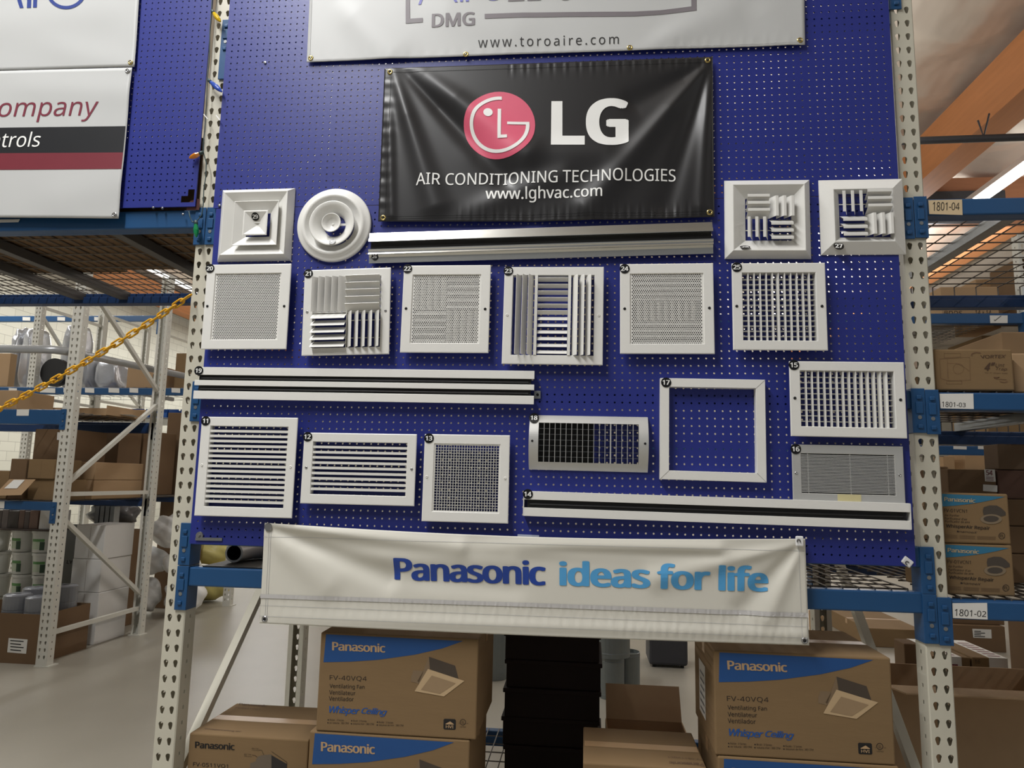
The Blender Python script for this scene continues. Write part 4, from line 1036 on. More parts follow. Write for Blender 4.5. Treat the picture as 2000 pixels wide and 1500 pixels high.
# 27, 28: cone frames with four blade quarters
def cone(num, label, q, ridge, wr, core, wc, order, st, stw, sq, tx, flip=False):
    g = Grille(num, label, q, 0.004)
    r = g.rect(ridge, wr); c = g.rect(core, wc)
    mb = MB()
    mb.ring([(-g.x, g.x, -g.z, g.z, 0.001), (-g.x, g.x, -g.z, g.z, 0.005), (r[0] - .001, r[1] + .001, r[2] - .001, r[3] + .001, wr), (r[0] + .001, r[1] - .001, r[2] + .001, r[3] - .001, wr), (c[0], c[1], c[2], c[3], wc), (c[0], c[1], c[2], c[3], 0.001)])
    g.part('cone_frame', mb, M_WHITE)
    x0, x1, z0, z1 = c; xm, zm = (x0 + x1) / 2, (z0 + z1) / 2
    boxes = {'TL': (x0, xm, zm, z1), 'TR': (xm, x1, zm, z1), 'BL': (x0, xm, z0, zm), 'BR': (xm, x1, z0, zm)}
    for k, kind in order.items():
        a, b, cc, d = boxes[k]; mb = MB(); n = 3
        if kind in 'LR':
            s_ = (b - a) / n
            for i in range(n):
                xx = a + s_ * (i + 0.5); t = 0.62 if kind == 'R' else -0.45
                curved_blade(mb, (xx - (s_ * 0.5 if kind == 'R' else -s_ * 0.35), -wc, cc + .002), (0, 0, 1), d - cc - .004, (0, -1, 0), (math.sin(t), -math.cos(t), 0), 0.03, 0.08, fl=0.008)
        else:
            s_ = (d - cc) / n
            for i in range(n):
                zz = cc + s_ * (i + 0.5); t = 0.62 if kind == 'U' else -0.62
                curved_blade(mb, (a + .002, -wc, zz - math.copysign(s_ * 0.4, t)), (1, 0, 0), b - a - .004, (0, -1, 0), (0, -math.cos(t), math.sin(t)), 0.03, 0.08, fl=0.008)
        g.part('blade_set', mb, M_WHITE)
    mb = MB()
    for f in (0.25, 0.75):
        mb.box(x0, x1, -0.006, -0.004, z0 + f * (z1 - z0) - .0015, z0 + f * (z1 - z0) + .0015)
    g.part('core_dividers', mb, M_WHITE)
    g.sticker(st[0], st[1], w=stw, tiltx=tx, squash=sq)
    return g
cone('28', 'white cone diffuser with raised rim and four blade groups, sticker 28', [(1415, 354), (1581, 351), (1583.4, 505.6), (1415, 506)], [(1433, 361), (1572, 359), (1573, 488), (1432, 489)], 0.036,
     [(1455.6, 388), (1546, 387), (1546, 470), (1455.6, 470)], 0.010, {'TL': 'U', 'TR': 'R', 'BL': 'L', 'BR': 'D'}, (1455, 482.5), 0.034, 0.42, 0.95)
cone('27', 'white diffuser with broad sloping rim, overlapping the right post, sticker 27', [(1599.3, 352.6), (1762, 349.6), (1769, 496), (1603, 499)], [(1628.7, 370), (1744, 367), (1748, 470.6), (1630.8, 472)], 0.026,
     [(1638, 379), (1736, 377), (1739, 463), (1640, 464)], 0.004, {'TL': 'L', 'TR': 'U', 'BL': 'D', 'BR': 'R'}, (1638, 480.5), 0.0265, 0.95, 0.4)
# 29: square stepped cone
g = Grille('29', 'square white ceiling diffuser of nested stepped cones, sticker 29', [(435, 371.5), (576.6, 368.7), (568.5, 509.4), (425.7, 511)], 0.004, 'ceiling diffuser', 'square_diffuser')
r1 = g.rect([(436.5, 374), (561, 374), (555.5, 496.5), (430.5, 497.5)], 0.036)
r2 = g.rect([(459, 392), (544.7, 392), (540, 479.5), (451, 478.5)], 0.042); r3 = g.rect([(475, 410.5), (522.5, 410.5), (521, 459), (473.7, 459.5)], 0.046)
sh_ = lambda r, d: (r[0] + d, r[1] - d, r[2] + d, r[3] - d)
mb = MB(); mb.ring([(-g.x, g.x, -g.z, g.z, 0.001), (-g.x, g.x, -g.z, g.z, 0.006), r1 + (0.036,), sh_(r1, 0.002) + (0.036,), sh_(r1, 0.052) + (0.010,)]); g.part('outer_cone', mb, M_WHITE)
mb = MB(); mb.ring([sh_(r2, 0.012) + (0.020,), r2 + (0.041,), sh_(r2, 0.0015) + (0.042,), sh_(r2, 0.04) + (0.018,)]); g.part('middle_cone', mb, M_WHITE)
mb = MB(); cx_, cz_ = (r3[0] + r3[1]) / 2, (r3[2] + r3[3]) / 2
mb.ring([sh_(r3, 0.01) + (0.026,), r3 + (0.045,), sh_(r3, 0.0045) + (0.046,), (cx_, cx_, cz_, cz_, 0.024)]); g.part('centre_cone', mb, M_WHITE)
mb = MB(); mb.box(-0.03, 0.03, -0.03, -0.004, -0.002, 0.002); mb.box(-0.002, 0.002, -0.03, -0.004, -0.03, 0.03); g.part('support_bracket', mb, M_WHITE)
g.sticker(499, 423.5, w=0.0375, r=0.0145, tiltx=-0.5, squash=0.95)
# 30: round diffuser
g = Grille('30', 'round white ceiling diffuser of nested rings, sticker 30', [(579.7, 368.7), (724.8, 368.7), (724.8, 511), (579.7, 511)], 0.012, 'ceiling diffuser', 'round_diffuser')
R = (g.x + g.z) / 2
def rl(name, pr, m=M_WHITE, n=64, c=(0, 0)):
    o = g.part(name, MB().lathe(pr, (c[0], 0, c[1]), (0, -1, 0), n), m)
    o.data.polygons.foreach_set('use_smooth', [True] * len(o.data.polygons)); return o
rl('outer_ring', [(R - 0.004, 0.001), (R, 0.006), (R - 0.001, 0.012), (R - 0.006, 0.015), (R - 0.016, 0.016), (R - 0.022, 0.023), (R - 0.030, 0.027), (R - 0.036, 0.024), (R - 0.042, 0.016), (R * 0.60, 0.011), (R * 0.54, 0.004)])
cx_, cz_ = g.loc(648.8, 436.8, 0.036)
rl('middle_cone', [(R * 0.40, 0.006), (R * 0.5, 0.022), (R * 0.60, 0.036), (R * 0.605, 0.0385), (R * 0.585, 0.0395), (R * 0.5, 0.034), (R * 0.36, 0.021), (R * 0.30, 0.009), (R * 0.29, 0.002)], c=(cx_ * 0.55, cz_ * 0.55))
cx_, cz_ = g.loc(647, 435, 0.036)
rl('centre_cone', [(0.0, 0.012), (R * 0.10, 0.013), (R * 0.19, 0.024), (R * 0.258, 0.038), (R * 0.25, 0.0405), (R * 0.235, 0.0395), (R * 0.16, 0.027), (R * 0.05, 0.0235), (0.0, 0.0232)], c=(cx_ * 0.55, cz_ * 0.55))
rl('centre_screw', [(0, 0.0262), (0.004, 0.0258), (0.006, 0.0232)], M_WHITE, 16, c=(cx_ * 0.55 + 0.002, cz_ * 0.55 - 0.003))
g.part('bridge', MB().box(-0.06, 0.06, -0.012, -0.009, -0.004, 0.004), M_WHITE)
g.sticker(649, 472, w=0.0365, r=0.0125, tiltx=0.5, squash=0.92)
# ------------------------------------------------------------------ cartons
def onP(p0, n):
    p0, n = np.array(p0, float), np.array(n, float)
    def f(x, y):
        d = ray(x, y); t = np.dot(p0 - CAM, n) / np.dot(d, n); return CAM + t * d
    return f
def carton(label, x0, x1, y0, y1, z0, z1, m=None, tape='x', group=None, rz=0.0, name='carton', b=0.005):
    t = thing(name, label, 'box', ((x0 + x1) / 2, (y0 + y1) / 2, z0), (0, 0, rz), group)
    hx, hy, h = (x1 - x0) / 2, (y1 - y0) / 2, z1 - z0
    MB().cbox(-hx, hx, -hy, hy, 0, h, b).build('box_body', m or M_CARD, t, world=False)
    e = 0.0006
    if tape == 'x':
        tp = MB(); w = 0.025; q = min(0.05, h * 0.3)
        tp.quad((-hx + b, -w, h + e), (hx - b, -w, h + e), (hx - b, w, h + e), (-hx + b, w, h + e))
        for s in (-1, 1): tp.quad((s * (hx + e), -w, h - q), (s * (hx + e), w, h - q), (s * (hx + e), w, h - b), (s * (hx + e), -w, h - b))
        tp.build('parcel_tape', M_TAPE, t, world=False)
    elif tape == 'y':
        tp = MB(); w = 0.025; q = min(0.06, h * 0.3)
        tp.quad((-w, -hy + b, h + e), (w, -hy + b, h + e), (w, hy - b, h + e), (-w, hy - b, h + e))
        tp.quad((-w, -hy - e, h - q), (w, -hy - e, h - q), (w, -hy - e, h - b), (-w, -hy - e, h - b))
        tp.build('parcel_tape', M_TAPE, t, world=False)
    elif tape == 'seam':
        tp = MB(); tp.box(-0.001, 0.001, -hy - 0.0004, -hy, 0.01, h - 0.01)
        tp.build('box_seam', M_CARD2, t, world=False)
    return t
def pbox(label, xa, xb, ya, yb, Y, depth, z0=None, **k):
    ym, xm = (ya + yb) / 2, (xa + xb) / 2
    p, q = at(xa, ym, Y), at(xb, ym, Y)
    zt, zb = at(xm, ya, Y)[2], at(xm, yb, Y)[2]
    return carton(label, p[0], q[0], Y, Y + depth, zb if z0 is None else z0, zt, **k)
def copy_tree(o, label, dx, dy, dz, drop=()):
    c = o.copy(); COL.objects.link(c); c['label'] = label
    c.location = (o.location[0] + dx, o.location[1] + dy, o.location[2] + dz)
    W[c.name] = Matrix.Translation((dx, dy, dz)) @ W[o.name]
    for a in list(o.children):
        if a.name.split('.')[0] in drop: continue
        b = a.copy(); COL.objects.link(b); b.parent = c; W[b.name] = W[c.name]
        for e in list(a.children):
            f = e.copy(); COL.objects.link(f); f.parent = b; W[f.name] = W[c.name]
    return c
def printed(t, name, m, items, fn, label=None, parent=None):
    if name in ('lettering', 'product_lettering', 'model_lettering') and len(items) > 1:
        return [printed(t, name, m, [it], fn, label, parent) for it in items][0]
    mb = MB()
    for it in items:
        if isinstance(it[0], str): letters(mb, it[0], it[1], fn, **(it[2] if len(it) > 2 else {}))
        else: shape(mb, it, fn)
    return mb.build(name, m, parent or t, label=label)
def q4(x0, y0, x1, y1, x2, y2, x3, y3):
    return [(x0, y0), (x1, y1), (x2, y2), (x3, y3)]
for k, (xa, xb, yb) in enumerate(((-2.45, -1.62, 0.70), (-1.6, -0.83, 0.78), (-0.81, -0.06, 0.74))):
    carton('brown carton above the left wire deck, %s, seen from below' % ('far left one', 'middle one', 'one nearest the left post')[k], xa, xb, 0.06, yb, 2.4165, 2.74, m=M_CARD2, tape='', group='cartons on the left deck')
# fan carton, copied four times
GF = 'large fan cartons with a blue corner swoosh'
YA = -0.01
_a, _b, _c, _d = at(622, 1324, YA), at(932.5, 1341, YA), at(785, 1235.5, YA), at(770, 1430, YA)
A0, A1, AZ0, AZ1 = _a[0], _b[0], _d[2], _c[2]
FA = carton('fan carton at the top of the left stack, under the ivory banner', A0, A1, YA, YA + 0.405, AZ0, AZ1, group=GF, tape='x')
F1, F2, F3 = onY(YA - 0.0006), onY(YA - 0.0012), onY(YA - 0.0018)
S = lambda *a: [(630 + a[i] / 5.555, 1230 + a[i + 1] / 5.555) for i in range(0, len(a), 2)]
sw = printed(FA, 'blue_swoosh', M_SWOOSH, [S(40, 15, 600, 42, 1525, 88, 1300, 168, 1000, 236, 600, 292, 300, 312, 12, 318)], F1, 'navy blue swoosh')
printed(FA, 'lettering', mat('kraft_print', (178, 148, 112), 0.7), [('Panasonic', S(105, 94, 682, 118, 682, 214, 105, 190), dict(bold=0.03, space=0.93))], F2, 'kraft lettering', sw)
printed(FA, 'model_lettering', M_INKB, [('FV-40VQ4', S(78, 458, 482, 472, 480, 532, 78, 520), dict(space=1.06)), ('Ventilating Fan', S(78, 550, 458, 564, 458, 620, 78, 610), dict(bold=0.008)),
        ('Ventilateur', S(74, 618, 358, 630, 358, 676, 74, 668), dict(bold=0.008)), ('Ventilador', S(70, 684, 340, 696, 340, 742, 70, 734), dict(bold=0.008))], F1)
printed(FA, 'product_lettering', M_INKBL, [('Whisper', S(72, 786, 412, 808, 400, 906, 76, 886), dict(bold=0.022, shear=0.3, space=0.9)), ('Ceiling', S(424, 806, 706, 824, 692, 912, 420, 892), dict(bold=0.022, shear=0.3, space=0.9))], F1, 'bright blue italic lettering')
small = []
for x, y, tx, w in ((55, 930, 'Noise : 3 Sones', 178), (310, 940, 'Bruit : 3 Sones', 170), (588, 955, 'Ruido : 3 Sones', 180), (52, 962, 'Air Volume : 380 CFM', 232), (306, 972, "Volume d'air : 380 CFM", 252), (586, 986, 'Volumen de Aire : 380 CFM', 292)):
    small.append((tx, S(x + 24, y + 1, x + w, y + 6, x + w, y + 28, x + 24, y + 22), dict(res=1)))
    small.append(S(*[c for a in range(0, 360, 60) for c in (x + 8 + 8 * math.cos(math.radians(a)), y + 12 + 8 * math.sin(math.radians(a)))]))
printed(FA, 'small_print', M_INKB, small, F1)
bd = printed(FA, 'quality_mark', M_INK, [S(1325, 930, 1436, 934, 1448, 946, 1446, 1040, 1436, 1050, 1322, 1046, 1312, 1034, 1314, 940)], F1, 'black rounded square mark')
printed(FA, 'mark_lines', mat('kraft_print', (178, 148, 112), 0.7), [S(1335, 985, 1385, 958, 1425, 988, 1425, 994, 1335, 991), ('HVI', S(1338, 1000, 1422, 1003, 1422, 1034, 1338, 1031), dict(bold=0.02))], F2, None, bd)
ring_ = [(1523 + 33 * math.cos(a), 967 + 34 * math.sin(a)) for a in np.linspace(0.02, 6.26, 30)] + [(1523 + 27 * math.cos(a), 967 + 28 * math.sin(a)) for a in np.linspace(6.26, 0.02, 30)]
printed(FA, 'safety_mark', M_INKB, [S(*[c for p in ring_ for c in p]), ('UL', S(1508, 950, 1538, 951, 1538, 984, 1508, 983)), ('LISTED', S(1492, 1010, 1556, 1013, 1556, 1026, 1492, 1023), dict(res=1)), ('c', S(1478, 974, 1487, 974, 1487, 984, 1478, 984)), ('us', S(1562, 976, 1582, 977, 1582, 986, 1562, 985))], F1)
printed(FA, 'fan_picture', mat('print_dark_brown', (70, 60, 50), 0.7), [S(1155, 258, 1440, 355, 1476, 498, 1165, 395)], F1, 'printed picture of the fan')
printed(FA, 'fan_picture', mat('print_mid_brown', (122, 102, 78), 0.7), [S(1155, 258, 1166, 395, 1050, 548, 1030, 520, 1090, 420), S(985, 405, 1086, 412, 1092, 432, 1040, 555, 1018, 540, 960, 530, 966, 460, 975, 452)], F1, 'printed picture of the fan')
pg = printed(FA, 'fan_picture', mat('print_light_brown', (186, 160, 124), 0.7), [S(1145, 390, 1540, 520, 1318, 688, 1000, 632)], F2, 'printed picture of the fan')
printed(FA, 'picture_panel', mat('print_mid_brown2', (150, 126, 96), 0.7), [S(1185, 462, 1445, 545, 1275, 660, 1068, 616)], F3, None, pg)
A2 = at(764, 1437, YA)
DA = A2[2] - AZ1
copy_tree(FA, 'fan carton below the topmost one in the left stack, cut by the photo edge', at(606.5, 1450, YA)[0] - A0 - 0.005, 0.0, DA - 0.004)
B_ = at(1395.5, 1378, YA); BT = at(1566, 1277.5, YA)
FB = copy_tree(FA, 'fan carton on the right stack, with a white sticker on its side', B_[0] - A0, 0.0, BT[2] - AZ1)
F4 = copy_tree(FA, 'lowest fan carton of the right stack, only its blue top edge showing', B_[0] - A0 + 0.007, -0.004, 0)
F4.location.z = 0.2555; F4.scale.z = (AZ0 + BT[2] - AZ1 - 0.0015 - 0.2555) / (AZ1 - AZ0)
for c in FA.users_collection[0].objects:
    if c.get('label', '').startswith('fan carton below the topmost'):
        c.location.z = 0.2555; c.scale.z = (A2[2] - 0.2555) / (AZ1 - AZ0)
FA.location.z = A2[2] + 0.0015
X_ = B_[0]
sk = MB(); xs_ = X_ - 0.0008
sk.quad((xs_, 0.16, 0.64), (xs_, 0.29, 0.64), (xs_, 0.29, 0.815), (xs_, 0.16, 0.815))
o = sk.build('shipping_sticker', M_PAPER, FB, label='white sticker')
ln = MB()
for k in range(6): ln.quad((X_ - 0.0016, 0.18, 0.655 + k * 0.024), (X_ - 0.0016, 0.26 + 0.004 * (k % 3), 0.655 + k * 0.024), (X_ - 0.0016, 0.26 + 0.004 * (k % 3), 0.662 + k * 0.024), (X_ - 0.0016, 0.18, 0.662 + k * 0.024))
ln.build('sticker_print', mat('grey_ink', (120, 120, 124), 0.6), o)
# smaller fan carton at the lower left
CL, CR, CT = at(369.4, 1440, 0.06), at(605, 1450, 0.06), at(487, 1438.5, 0.06)[2]
FC = carton('smaller plain fan carton at the lower left, with black lettering', CL[0], CR[0] - 0.004, 0.06, 0.40, 0.2555, CT, tape='x', m=M_CARD, group='cartons with black lettering')
G1 = onY(0.0592)
T = lambda *a: [(360 + a[i] / 7.143, 1360 + a[i + 1] / 7.143) for i in range(0, len(a), 2)]
printed(FC, 'lettering', M_INK, [('Panasonic', T(150, 628, 702, 656, 702, 752, 148, 720), dict(bold=0.03, space=0.93)), ('FV-0511VQ1', T(124, 918, 610, 950, 608, 1012, 120, 985))], G1, 'black lettering')
printed(FC, 'fan_picture', mat('print_black_brown', (44, 40, 38), 0.7), [T(1215, 820, 1432, 945, 1432, 1090, 1215, 1090)], G1, 'printed picture of the fan')
printed(FC, 'fan_picture', mat('print_mid_grey', (104, 92, 78), 0.7), [T(1000, 880, 1030, 840, 1090, 820, 1215, 812, 1215, 1090, 1000, 1090), T(918, 935, 1000, 905, 1000, 1090, 916, 1090)], G1, 'printed picture of the fan')
lines = []
for a in ((1215, 770, 1430, 918), (1430, 918, 1432, 960), (1040, 750, 1080, 752), (1080, 752, 1108, 818), (945, 820, 990, 826), (990, 826, 1018, 852)):
    dx, dy = a[2] - a[0], a[3] - a[1]; L = math.hypot(dx, dy); nx_, ny_ = -dy / L * 2.5, dx / L * 2.5
    lines.append(T(a[0] + nx_, a[1] + ny_, a[2] + nx_, a[3] + ny_, a[2] - nx_, a[3] - ny_, a[0] - nx_, a[1] - ny_))
lines += [('Ø4 7/8"', T(942, 718, 1042, 726, 1042, 742, 942, 734), dict(res=1)), ('(124 mm)', T(942, 742, 1042, 750, 1042, 766, 942, 758), dict(res=1)), ('Ø3 7/8"', T(835, 800, 940, 806, 940, 822, 835, 816), dict(res=1)), ('(98 mm)', T(835, 826, 940, 834, 940, 850, 835, 842), dict(res=1))]
printed(FC, 'dimension_lines', M_INKB, lines, G1)
top = onP((0, 0, CT + 0.0008), (0, 0, 1))
printed(FC, 'top_print', mat('faded_print', (96, 74, 56), 0.8), [('Panasonic', q4(468, 1373, 523, 1376.5, 520.5, 1380.5, 466, 1376.5), dict(bold=0.03, space=0.93)), ('FV-0511VQ1', q4(461, 1380.5, 508, 1384, 506.5, 1387, 459, 1384)),
        ('WhisperCeiling DC', q4(400, 1421.5, 472, 1427.5, 470, 1430.5, 399, 1425), dict(bold=0.02))], top)
FD = carton('fan carton in the middle of the lower deck, its top printed upside down', 1.436, 1.826, 0.0, 0.34, 0.2555, 0.542, tape='x', group='cartons with black lettering')
top2 = onP((0, 0, 0.5428), (0, 0, 1))
printed(FD, 'top_print', mat('faded_print', (96, 74, 56), 0.8), [('Panasonic', q4(1376.5, 1497.4, 1306.7, 1491.4, 1307, 1487, 1372, 1489.9), dict(bold=0.03, space=0.93)), ('FV-0511VQL1', q4(1372, 1485, 1305, 1479.6, 1305.3, 1476.3, 1370, 1481))], top2)
# dark lidded boxes
M_DARK = mat('dark_brown_board', (40, 32, 29), 0.7, var=0.08, scale=4, spec=0.2)
lv = [0.2555, 0.352, 0.463, 0.578, 0.69, 0.802]
jt = [(0.012, 0.0), (0.0, 0.004), (0.004, -0.004), (0.012, 0.002), (0.004, 0.0)]
where = ['lowest dark brown box of the stack behind the fan cartons', 'second dark brown box from the bottom of its stack', 'middle dark brown box of its stack of five',
         'dark brown box just below the topmost of its stack', 'topmost dark brown box, tucked under the ivory banner']
for k in range(5):
    t = thing('lidded_box', where[k], 'box', (1.30 + jt[k][0], 0.86 + jt[k][1], lv[k]), (0, 0, 0.01 * (k % 3 - 1)), 'dark brown boxes in a stack')
    h = lv[k + 1] - lv[k]
    MB().cbox(-0.196, 0.196, -0.2, 0.2, 0, h - 0.001, 0.004).build('box_body', M_DARK, t, world=False)
    lid = MB(); lid.ring([(-0.2, 0.2, 0, 0, 0)][:0]) if False else lid.cbox(-0.203, 0.203, -0.207, 0.207, h - 0.018, h - 0.0005, 0.003)
    lid.build('lid', M_DARK, t, world=False)
def open_carton(label, x0, x1, y0, y1, z0, z1, flaps, m=None, group=None):
    # flaps: list of (edge, length, angle) ; angle 0 = straight up, positive = leaning outwards
    m = m or M_CARD3
    t = thing('open_carton', label, 'box', ((x0 + x1) / 2, (y0 + y1) / 2, z0), group=group); w = 0.005
    mb = MB(); mb.box(x0, x1, y0, y0 + w, z0, z1); mb.box(x0, x1, y1 - w, y1, z0, z1); mb.box(x0, x0 + w, y0 + w, y1 - w, z0, z1); mb.box(x1 - w, x1, y0 + w, y1 - w, z0, z1); mb.box(x0 + w, x1 - w, y0 + w, y1 - w, z0, z0 + w)
    mb.build('box_body', m, t)
    for e, L, a in flaps:
        f = MB(); s, c = math.sin(a), math.cos(a)
        if e == 'back': f.obox(((x0 + x1) / 2, y1 - w / 2 + s * L / 2, z1 + c * L / 2), (1, 0, 0), (0, c, -s), (0, s, c), (x1 - x0) / 2 - 0.003, w / 2, L / 2)
        if e == 'front': f.obox(((x0 + x1) / 2, y0 + w / 2 - s * L / 2, z1 + c * L / 2), (1, 0, 0), (0, c, s), (0, -s, c), (x1 - x0) / 2 - 0.003, w / 2, L / 2)
        if e == 'left': f.obox((x0 + w / 2 - s * L / 2, (y0 + y1) / 2, z1 + c * L / 2), (0, 1, 0), (c, 0, s), (-s, 0, c), (y1 - y0) / 2 - 0.006, w / 2, L / 2)
        if e == 'right': f.obox((x1 - w / 2 + s * L / 2, (y0 + y1) / 2, z1 + c * L / 2), (0, 1, 0), (c, 0, -s), (s, 0, c), (y1 - y0) / 2 - 0.006, w / 2, L / 2)
        f.build('flap', m, t)
    return t
open_carton('open carton with one raised flap, behind the upside-down printed carton', 1.53, 1.853, 0.42, 0.80, 0.2555, 0.432, [('back', 0.148, 0.6)], m=mat('light_cardboard', (186, 156, 122), 0.75, spec=0.15))
open_carton('open carton with flaps up, between the right fan cartons and the right post', 2.36, 2.492, 0.52, 0.9, 0.2555, 0.47, [('back', 0.09, 0.1), ('right', 0.1, -0.3)])

# ------------------------------------------------------------------ yellow chain
M_CHAINY = mat('yellow_plastic', (212, 158, 28), 0.42, var=0.06)
p0, p1 = at(371, 577, -0.03), at(0, 798, -0.03)
tch = thing('plastic_chain', 'yellow plastic chain sloping down from the left post', 'chain', p0)
Lc = np.linalg.norm(p1 - p0); npitch = 25; ext = 33
def cpt(s):
    p = p0 + (p1 - p0) * s; p = p.copy(); p[2] -= 0.07 * s * (1 - s) if s < 1 else -0.03 * (s - 1); return p
for k in range(ext):
    s = (k + 0.5) / npitch; c = cpt(s); d = cpt(s + 0.01) - cpt(s - 0.01); d /= np.linalg.norm(d)
    yv = np.array([0, 1.0, 0]); up = np.cross(d, yv); up /= np.linalg.norm(up)
    ang = (0.35 if k % 2 else 0.35 + math.pi / 2) + 0.12 * math.sin(k * 1.7)
    v = math.cos(ang) * up + math.sin(ang) * yv
    hl, hw = 0.0145, 0.0088
    pts = [c + d * (hl + hw * math.cos(a)) + v * hw * math.sin(a) for a in np.linspace(-math.pi / 2, math.pi / 2, 7)] + [c + d * (-hl + hw * math.cos(a)) + v * hw * math.sin(a) for a in np.linspace(math.pi / 2, 3 * math.pi / 2, 7)]
    MB().tube(pts, 0.0036, 7, closed=True).build('link', M_CHAINY, tch, smooth=True)

# ------------------------------------------------------------------ coloured string lights on the left post
ts = thing('string_light', 'string of coloured bulbs hanging down the left post', 'string lights', at(405, 200, -0.02))
M_CORD = mat('dark_green_cord', (52, 70, 70), 0.5)
pts = [(415, -60), (414, 0), (413, 22), (410, 60), (409, 110), (405, 155), (404, 190), (402, 222), (400, 252), (397, 280), (397, 297), (403, 318), (402, 345), (398, 370), (397, 400), (394, 420), (386, 430), (376, 434), (371, 424), (369, 413)]
MB().tube([at(x, y, -0.028) for x, y in pts], 0.0019, 6).build('cord', M_CORD, ts, smooth=True)
for (a, b, c, nm) in (((414, 21), (431, 43), (232, 196, 24), 'yellow'), ((407, 156), (434, 180), (60, 96, 200), 'blue'), ((397, 297), (369, 309), (226, 140, 28), 'amber'), ((383, 431), (383, 464), (24, 140, 82), 'green')):
    A, B = at(a[0], a[1], -0.03), at(b[0], b[1], -0.04); d = (B - A); L = np.linalg.norm(d); d /= L
    s = MB().lathe([(0, 0), (0.006, 0), (0.0072, 0.016), (0.0, 0.0162)], A, d, 12).build('socket', M_CORD, ts, smooth=True)
    bl = MB().lathe([(0.0, 0.015), (0.0065, 0.0155), (0.0098, L * 0.5), (0.0102, L * 0.58), (0.008, L * 0.8), (0.0035, L * 0.96), (0.0, L)], A, d, 10)
    bl.build('bulb', mat(nm + '_bulb_glass', c, 0.12, var=0.15, scale=90, trans=0.35, ior=1.45, coat=0.6), ts, label=nm + ' bulb')
for x, y in ((400, 226), (424, 228)):
    a, b = at(x - 2, y - 3, -0.03), at(x + 6, y + 7, -0.036)
    MB().bar(a, b, 0.002, 0.003).build('cable_tie', M_WHITE2, ts)

# ------------------------------------------------------------------ things on the deck behind the ivory banner
sheet = MB().box(0.10, 0.50, 0.01, 1.16, 1.1085, 1.1125)
tag(sheet.build('metal_sheet', M_BLACK), 'black sheet lying on the beam behind the ivory banner', 'sheet')
pc = at(457, 1080, 0.12)
el = thing('duct_elbow', 'white duct elbow with a dark round opening, left of the ivory banner', 'duct fitting', (pc[0], 0.12, 1.113))
r = pc[2] - 1.1135 if pc[2] - 1.1135 < 0.062 else 0.05
mb = MB()
path = [(pc[0], 0.12, 1.1135 + r), (pc[0], 0.2, 1.1135 + r), (pc[0] + 0.015, 0.25, 1.1135 + r), (pc[0] + 0.05, 0.29, 1.1135 + r), (pc[0] + 0.1, 0.31, 1.1135 + r), (pc[0] + 0.17, 0.315, 1.1135 + r)]
mb.tube(path, r, 24, caps=False); mb.build('pipe', mat('grey_white_pvc', (200, 200, 196), 0.4), el, smooth=True)
mb = MB(); mb.tube([tuple(np.array(p) + (0, 0.0, 0)) for p in path], r - 0.007, 24, caps=False); mb.build('dark_inside', M_BLACK, el, smooth=True)
mb = MB(); mb.lathe([(r - 0.007, 0), (r, 0)], path[0], (0, 1, 0), 24); mb.build('rim', mat('grey_white_pvc', (200, 200, 196), 0.4), el)
hg = carton('grey carton behind the duct elbow', pc[0] + 0.19, pc[0] + 0.45, 0.3, 0.6, 1.113, 1.20, m=mat('grey_carton', (120, 120, 116), 0.7), tape='')

# ------------------------------------------------------------------ right bay goods
VX = carton('brown lint trap carton on the middle deck of the right bay', 2.583, 2.829, 0.02, 0.3, 1.7545, 1.892, tape='x')
V1 = onY(0.0192)
V = lambda *a: [(1740 + a[i] / 5.0, 660 + a[i + 1] / 5.0) for i in range(0, len(a), 2)]
MV = mat('brown_print', (104, 76, 54), 0.75)
def pl_(tr, pts, w=2.2, closed=True):
    r = []
    n = len(pts)
    for i in range(n if closed else n - 1):
        a, b = pts[i], pts[(i + 1) % n]; dx, dy = b[0] - a[0], b[1] - a[1]; L = math.hypot(dx, dy); nx_, ny_ = -dy / L * w / 2, dx / L * w / 2
        r.append(tr(a[0] + nx_, a[1] + ny_, b[0] + nx_, b[1] + ny_, b[0] - nx_, b[1] - ny_, a[0] - nx_, a[1] - ny_))
    return r
printed(VX, 'lettering', mat('dark_brown_print', (74, 54, 40), 0.75), [('VORTEX', V(872, 168, 1125, 164, 1120, 196, 890, 200), dict(bold=0.01, shear=0.2)), ('4"', V(916, 246, 1020, 238, 1000, 318, 912, 322), dict(bold=0.03, shear=0.2)),
        ('Lint', V(1022, 248, 1112, 250, 1110, 284, 1020, 282), dict(shear=0.15)), ('Trap', V(1026, 286, 1136, 292, 1134, 328, 1024, 322), dict(shear=0.15)), ('for 4" dryer wall', V(916, 334, 1136, 340, 1136, 354, 916, 348), dict(res=1))], V1, 'dark brown lettering')
arc = [(842 + 55 * math.cos(t), 165 + 22 * math.sin(t)) for t in np.linspace(2.6, 5.4, 12)]
arc2 = [(1000, 384), (1060, 384), (1010, 394), (1060, 404), (1130, 408)]
arc3 = [(1062, 426), (1110, 436), (1140, 426)]
printed(VX, 'line_drawing', MV, pl_(V, [(475, 205), (770, 188), (775, 412), (570, 420), (487, 395)]) + pl_(V, [(520, 150), (680, 150), (680, 185), (522, 195)]) + pl_(V, [(550, 205), (560, 405)], closed=False)
        + pl_(V, [(552, 246), (640, 250), (700, 275), (770, 325)], closed=False) + pl_(V, [(545, 420), (692, 420), (692, 448), (545, 450)]) + pl_(V, [(660 + 52 * math.cos(t), 302 + 50 * math.sin(t)) for t in np.linspace(0, 6.28, 24)[:-1]]) + pl_(V, arc, 9, False) + pl_(V, arc2, 5, False) + pl_(V, arc3, 6, False)
        + [('made for a clean dryer line', V(880, 448, 1145, 452, 1145, 462, 880, 458), dict(res=1))][:0], V1)
